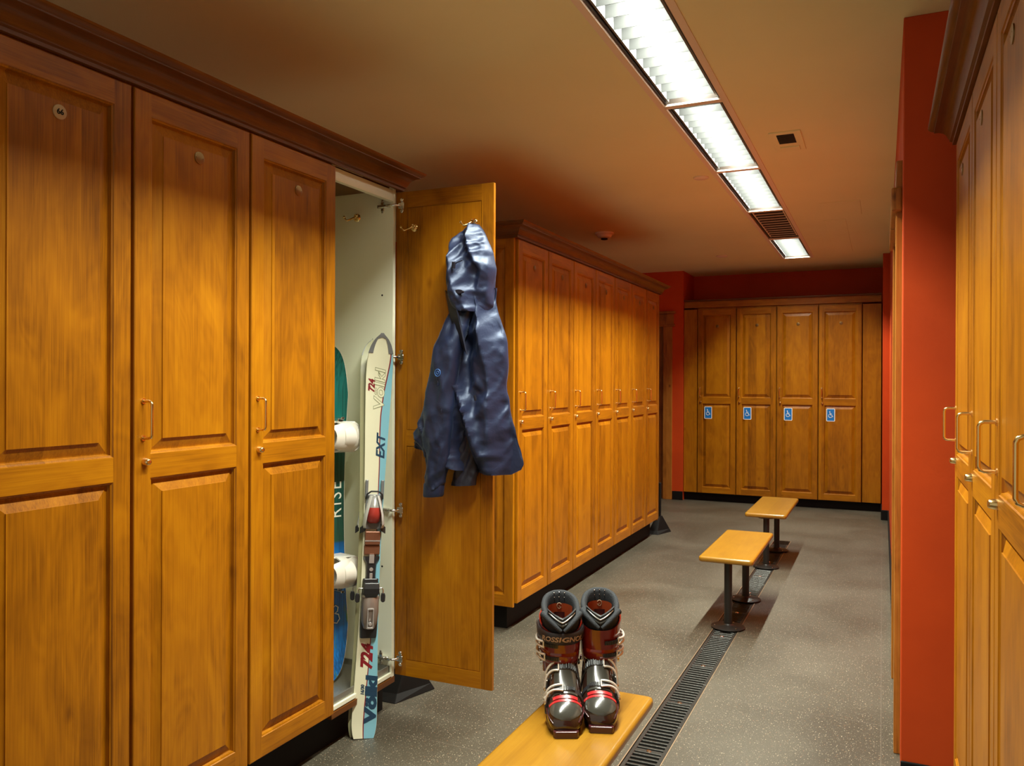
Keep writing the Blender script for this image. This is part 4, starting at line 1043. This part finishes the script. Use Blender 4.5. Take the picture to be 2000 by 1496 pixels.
def boot(side, strap_label=None):
    """side=+1: buckles on +x (photo right). toe to -Y, origin under the middle of the sole"""
    t = empty('ski_boot')
    def clog(y, a, g=0.0):       # a=0 top, + towards buckle side
        w = sinterp(tw, y)+g; b0_ = sinterp(tb_, y); t0_ = sinterp(tt, y)+g; zc = lerp(b0_, t0_, 0.42); sh = 0.006*math.sin((y+0.15)*8)*-side
        x = w*sgnp(math.sin(a), 0.80); c = math.cos(a)
        z = zc + ((t0_-zc)*sgnp(c, 0.95) if c > 0 else (zc-b0_)*sgnp(c, 0.65))
        return Vector((side*x + sh, y, z))
    n = 40
    mb = MB(); ys = [-0.152+0.308*i/44 for i in range(45)]
    mb.loft([[clog(y, 2*PI*i/n) for i in range(n)] for y in ys], 0)
    mb.build('shell', M['boot_smoke'], t, smooth=60)
    # overlay on toe and instep
    def patch(name, y0, y1, a0, a1, g, mat, ny=10, na=14, inset=True):
        m = MB(); R = []
        for i in range(ny+1):
            y = lerp(y0, y1, i/ny); row = []; k = i/ny
            sh = math.sin(PI*min(1, max(0.001, k)))**0.5 if inset else 1
            for j in range(na+1): row.append(clog(y, lerp(a0, a1, j/na)*lerp(1, sh, 0.75 if inset else 0), g))
            low = [clog(y, lerp(a0, a1, j/na)*lerp(1, sh, 0.75 if inset else 0), -0.002) for j in range(na, -1, -1)]
            R.append(row+low)
        m.loft(R); m.build(name, mat, t, smooth=55)
    patch('toe_cap', -0.147, -0.096, -1.0, 1.0, 0.0022, M['boot_grey'])
    patch('instep_plate', -0.078, 0.045, -0.62, 0.50, 0.0030, M['boot_grey'], inset=False)  # overlap plate; its grey colour mostly paints in reflections on the smoky shell
    patch('accent_band', -0.106, -0.099, -0.95, 0.95, 0.0036, M['boot_accent'], ny=3, inset=False)
    patch('accent_band', -0.094, -0.084, -0.62, 0.62, 0.0030, M['boot_accent'], ny=3, inset=False)
    # seams where the shell halves overlap
    m = MB(); m.tube([clog(lerp(-0.145, 0.06, k/24), -1.15-0.35*math.sin(k/24*PI), 0.0015) for k in range(25)], 0.0022, 6); m.tube([clog(lerp(-0.145, 0.05, k/24), 1.25+0.2*math.sin(k/24*PI), 0.0012) for k in range(25)], 0.0018, 6)
    m.build('seam', M['boot_sole'], t, smooth=60)
    # sole
    m = MB()
    m.loft([[(-0.031,-0.163,z),(0.031,-0.163,z),(0.036,-0.155,z),(0.036,-0.120,z),(-0.036,-0.120,z),(-0.036,-0.155,z)] for z in (0.0, 0.019)])
    m.build('toe_lug', M['boot_sole'], t, bevel=(0.003, 2))
    m = MB()
    m.loft([[(x, y, z) for x, y in ((-0.036,-0.125),(0.036,-0.125),(0.047,-0.095),(0.050,-0.05),(0.044,0.0),(0.038,0.05),(0.036,0.11),(0.034,0.152),(-0.034,0.152),(-0.036,0.11),(-0.038,0.05),(-0.044,0.0),(-0.050,-0.05),(-0.047,-0.095))] for z in (0.0, 0.018)])
    m.build('sole', M['boot_sole'], t, bevel=(0.003, 2))
    # cuff
    def cy(z): return 0.072 - (z-0.15)*0.16
    def cuff(z, a, g=0.0):       # a=0 front
        W_ = interp([(0.12,0.050),(0.17,0.056),(0.24,0.060),(0.30,0.064)], z)+g; D_ = interp([(0.12,0.072),(0.17,0.076),(0.24,0.076),(0.30,0.078)], z)+g
        return Vector((side*W_*sgnp(math.sin(a), 0.85), cy(z)-D_*sgnp(math.cos(a), 0.88), z))
    m = MB(); nn = 48; R = []
    def topz(a): return 0.250 + 0.050*(0.5-0.5*math.cos(a))
    def botz(a): return 0.146 - 0.035*(0.5-0.5*math.cos(2*a)) + 0.0*a
    for k in range(15):
        R.append([cuff(lerp(botz(2*PI*i/nn), topz(2*PI*i/nn), k/14), 2*PI*i/nn, 0.003) for i in range(nn)])
    R.append([cuff(topz(2*PI*i/nn)-0.001, 2*PI*i/nn, -0.001) for i in range(nn)])
    R.append([cuff(topz(2*PI*i/nn)-0.06, 2*PI*i/nn, -0.003) for i in range(nn)])
    m.loft(R, cap=False); m.build('cuff', M['boot_red'], t, smooth=60)
    m = MB(); R = []       # lower overlap flap of the cuff with a raised lip
    for k in range(7):
        z = lerp(0.152, 0.188, k/6)
        R.append([cuff(z, lerp(-0.9, 1.25, j/20), 0.0062 if 0 < k < 6 else 0.003) for j in range(21)] + [cuff(z, lerp(1.25, -0.9, j/20), 0.001) for j in range(21)])
    m.loft(R); m.build('cuff_flap', M['boot_red'], t, smooth=50)
    m = MB()
    for s_ in (-1, 1): 
        p = cuff(0.135, s_*PI/2, 0.004); q = p+Vector((side*s_*0.006, 0, 0)); m.cyl(p, q, 0.010, 0.008)
    m.build('pivot_rivet', M['rivet'], t, smooth=40)
    # liner
    def lin_pt(z, a, g=0.0):
        W_ = 0.054+g; D_ = 0.070+g; c = cy(z)+0.002
        return Vector((side*W_*sgnp(math.sin(a), 0.85), c-D_*sgnp(math.cos(a), 0.88), z))
    def rim(a): return 0.284 + 0.064*(0.5-0.5*math.cos(a))**0.8
    m = MB(); R = []
    prof = [(-0.09, 0.0), (-0.03, 0.003), (-0.012, 0.006), (-0.003, 0.004), (0.0, -0.002), (-0.003, -0.008), (-0.012, -0.013), (-0.05, -0.012), (-0.10, -0.013), (-0.17, -0.014)]
    for dz, g in prof: R.append([lin_pt(rim(2*PI*i/nn)+dz, 2*PI*i/nn, g) for i in range(nn)])
    m.loft(R, cap=False); m.build('liner', M['liner'], t, smooth=60)
    m = MB(); R = []       # coloured inside lining, lower part of the heel wall
    for k in range(8):
        dz = lerp(-0.040, -0.135, k/7)
        R.append([lin_pt(0.348+dz-0.02*abs(math.cos(0.5*lerp(1.75, 2*PI-1.75, j/24)-PI/2))*0, lerp(1.75, 2*PI-1.75, j/24), -0.0165) for j in range(25)])
    m.loft(R, closed=False); m.build('lining', M['liner_orange'], t, smooth=60)
    m = MB(); m.loft([[lin_pt(0.20, 2*PI*i/nn, -0.014) for i in range(nn)], [lin_pt(0.195, 2*PI*i/nn, -0.014) for i in range(nn)]]); m.build('footbed', M['liner_orange'], t)
    m = MB()
    for r_, dz in ((0.0020, -0.006), (0.0015, -0.020)):
        for a in (PI-0.32, PI, PI+0.32):
            p = lin_pt(rim(a)+dz, a, -0.0105 if dz > -0.01 else -0.013); m.lathe([(0.0003,-r_),(r_*0.8,-r_*0.6),(r_,0),(r_*0.8,r_*0.6),(0.0003,r_)], 10, 0, 'Z', Matrix.Translation(p+Vector((0,-0.0015,0))))
    m.build('stud', M['rivet'], t, smooth=60)
    m = MB(); a0 = [lin_pt(0.300+0.009*math.sin(k/16*2*PI*0.86+0.5), PI+0.13*math.cos(k/16*2*PI*0.86+0.5), -0.0175) for k in range(17)]
    m.tube(a0, 0.0016, 6); m.tube([lin_pt(0.300, PI-0.02, -0.0175), lin_pt(0.297, PI+0.05, -0.0175), lin_pt(0.292, PI+0.04, -0.0175)], 0.0014, 6)
    m.build('liner_emblem', M['gold_print'], t, smooth=60)
    m = MB(); R = []
    for z in (0.262, 0.280): R.append([lin_pt(z, lerp(PI-0.42, PI+0.42, j/10), -0.0178) for j in range(11)])
    m.loft(R, closed=False); m.build('liner_tag', M['boot_sole'], t)
    # tongue, flaring forward out of the cuff
    m = MB(); R = []
    for k in range(12):
        h = k/11; z = 0.208+0.096*h; w = 0.040-0.003*math.cos(h*3); row = []
        for j in range(21):
            u = -1+2*j/20
            row.append((u*w, cy(z)-0.064-0.004*h+0.024*u*u, z - 0.010*(1-u*u)*h*0 + 0.012*abs(u)**1.5*h - 0.012*h*(1-abs(u))))
        back = [(p[0]*0.98, p[1]+0.013, p[2]) for p in reversed(row)]
        R.append(row+back)
    m.loft(R); m.build('tongue', M['liner_smooth'], t, smooth=50)
    m = MB()
    for dz, rr, mt in ((-0.010, 0.0024, 0), (-0.021, 0.0045, 1)):
        pts = []
        for j in range(21):
            u = -1+2*j/20; z = 0.304+dz
            pts.append((u*0.0385, cy(z)-0.0705+0.024*u*u, z + 0.012*abs(u)**1.5-0.012*(1-abs(u))))
        m.tube(pts, rr, 8, mt)
    m.build('tongue_trim', [M['silver'], M['boot_grey']], t, smooth=60)
    m = MB()      # padded collar ends running down to the middle of the front
    for s_ in (-1, 1):
        pts = [(s_*lerp(0.057, 0.005, k/10), cy(0.29)-0.033-0.047*math.sin(k/10*PI/2), 0.300-0.040*(k/10)**1.1) for k in range(11)]
        m.tube(pts, [lerp(0.010, 0.0055, k/10) for k in range(11)], 10)
    m.build('liner_collar', M['liner'], t, smooth=60)
    # power strap
    if strap_label:
        m = MB(); R = []
        for zo, g in ((-0.018,0.008),(-0.014,0.0115),(0.014,0.0125),(0.019,0.009),(0.018,0.004),(-0.018,0.003)):
            R.append([cuff(0.234+zo+0.018*(0.5-0.5*math.cos(2*PI*i/nn)), 2*PI*i/nn, g) for i in range(nn)])
        R.append(R[0]); m.loft(R, cap=False); m.build('power_strap', M['strap'], t, smooth=50)
        def wrap(v): 
            a = v.x/0.068; p = cuff(0.234+v.y, a*side, 0.0133+v.z); return p
        text_mb(strap_label, 0.0205, 0.0003, wrap, bold=0.0005, shear=0.15, sx=1.12).build('lettering', M['gold_print'], t)
    # buckles: frame of two rails, cross bars, toothed ladder
    def buckle(pf, c0, a_out, a_in, a_lad, hw, ladder_name='ladder'):
        """pf(c, a, g) surface point; c0 centre coordinate; hw half width of the frame"""
        b = MB()
        for s_ in (-1, 1):
            pts = [pf(c0+s_*hw*(1-0.25*math.sin(k/14*PI)), lerp(a_out, a_in, k/14), 0.008+0.005*math.sin(k/14*PI)) for k in range(15)]
            b.tube(pts, 0.0037, 8)
        for a in (a_out, a_in, lerp(a_out, a_in, 0.25)): b.tube([pf(c0-hw, a, 0.008), pf(c0, a, 0.0095), pf(c0+hw, a, 0.008)], 0.0027, 8)
        b.build('buckle', M['buckle'], t, smooth=60)
        l = MB(); n_ = 14; R = []
        for k in range(n_+1):
            a = lerp(a_in+(a_out-a_in)*0.4, a_lad, k/n_)
            R.append([pf(c0-hw*0.62, a, 0.0035), pf(c0-hw*0.62, a, 0.0065), pf(c0+hw*0.62, a, 0.0065), pf(c0+hw*0.62, a, 0.0035)])
        l.loft(R)
        for k in range(8):
            a = lerp(a_in, a_lad, (k+0.5)/8.5); l.tube([pf(c0-hw*0.55, a, 0.0075), pf(c0+hw*0.55, a, 0.0075)], 0.0017, 6)
        l.build(ladder_name, M['dark_plastic'], t, smooth=40)
        q = MB()
        for s_ in (-1, 1):
            p = pf(c0+s_*hw*0.7, a_out+(a_out-a_in)*0.10, 0.006); q.lathe([(0.0003,-0.006),(0.0045,-0.004),(0.006,0),(0.0045,0.004),(0.0003,0.006)], 12, 0, 'Z', Matrix.Translation(p))
        q.build('buckle_pin', M['rivet'], t, smooth=60)
    pc = lambda c, a, g: cuff(c, a, 0.003+g)
    buckle(pc, 0.212, 1.75, 0.85, 0.15, 0.0095); buckle(pc, 0.172, 1.80, 0.80, 0.10, 0.0095)
    pk = lambda c, a, g: clog(c, a, g)
    buckle(pk, -0.012, 1.25, 0.20, -0.75, 0.0100); buckle(pk, -0.066, 1.15, 0.05, -0.45, 0.0090)
    # instep and forefoot straps that the ladders are fixed to
    m = MB()
    for c0 in (-0.012, -0.066):
        m.loft([[pk(c0-0.006, a, 0.001), pk(c0-0.006, a, 0.0035), pk(c0+0.006, a, 0.0035), pk(c0+0.006, a, 0.001)] for a in [lerp(-1.45, -0.4, k/12) for k in range(13)]])
        p = pk(c0, -1.45, 0.004)
    m.build('buckle_base', M['dark_plastic'], t, smooth=40)
    m = MB()
    for c0, a0 in ((-0.012, 1.55), (-0.066, 1.5)):
        m.loft([[pk(c0-w_, a, 0.001), pk(c0-w_, a, 0.006), pk(c0+w_, a, 0.006), pk(c0+w_, a, 0.001)] for a, w_ in [(lerp(a0+0.3, a0-0.5, k/8), 0.006+0.007*math.sin(k/8*PI)) for k in range(9)]])
    m.build('buckle_base', M['dark_plastic'], t, smooth=40)
    return t
BZ = 0.4202
bl = boot(-1, 'ROSSIGNOL'); br = boot(1)
def place(o, toe, ang):       # toe = point under the tip of the toe lug; ang = turn about Z
    a = math.radians(ang); d = Vector((math.sin(a), -math.cos(a), 0))   # direction of the toe
    o.location = Vector((toe[0], toe[1], BZ)) - d*0.163; o.rotation_euler = (0, 0, a)
place(bl, (-0.800, 2.112), 26); place(br, (-0.722, 2.186), 20)
tag(bl, 'left ski boot in the photo, with a black lettered strap around its cuff', 'ski boot')
tag(br, 'right ski boot in the photo, red cuff bare of any strap', 'ski boot')
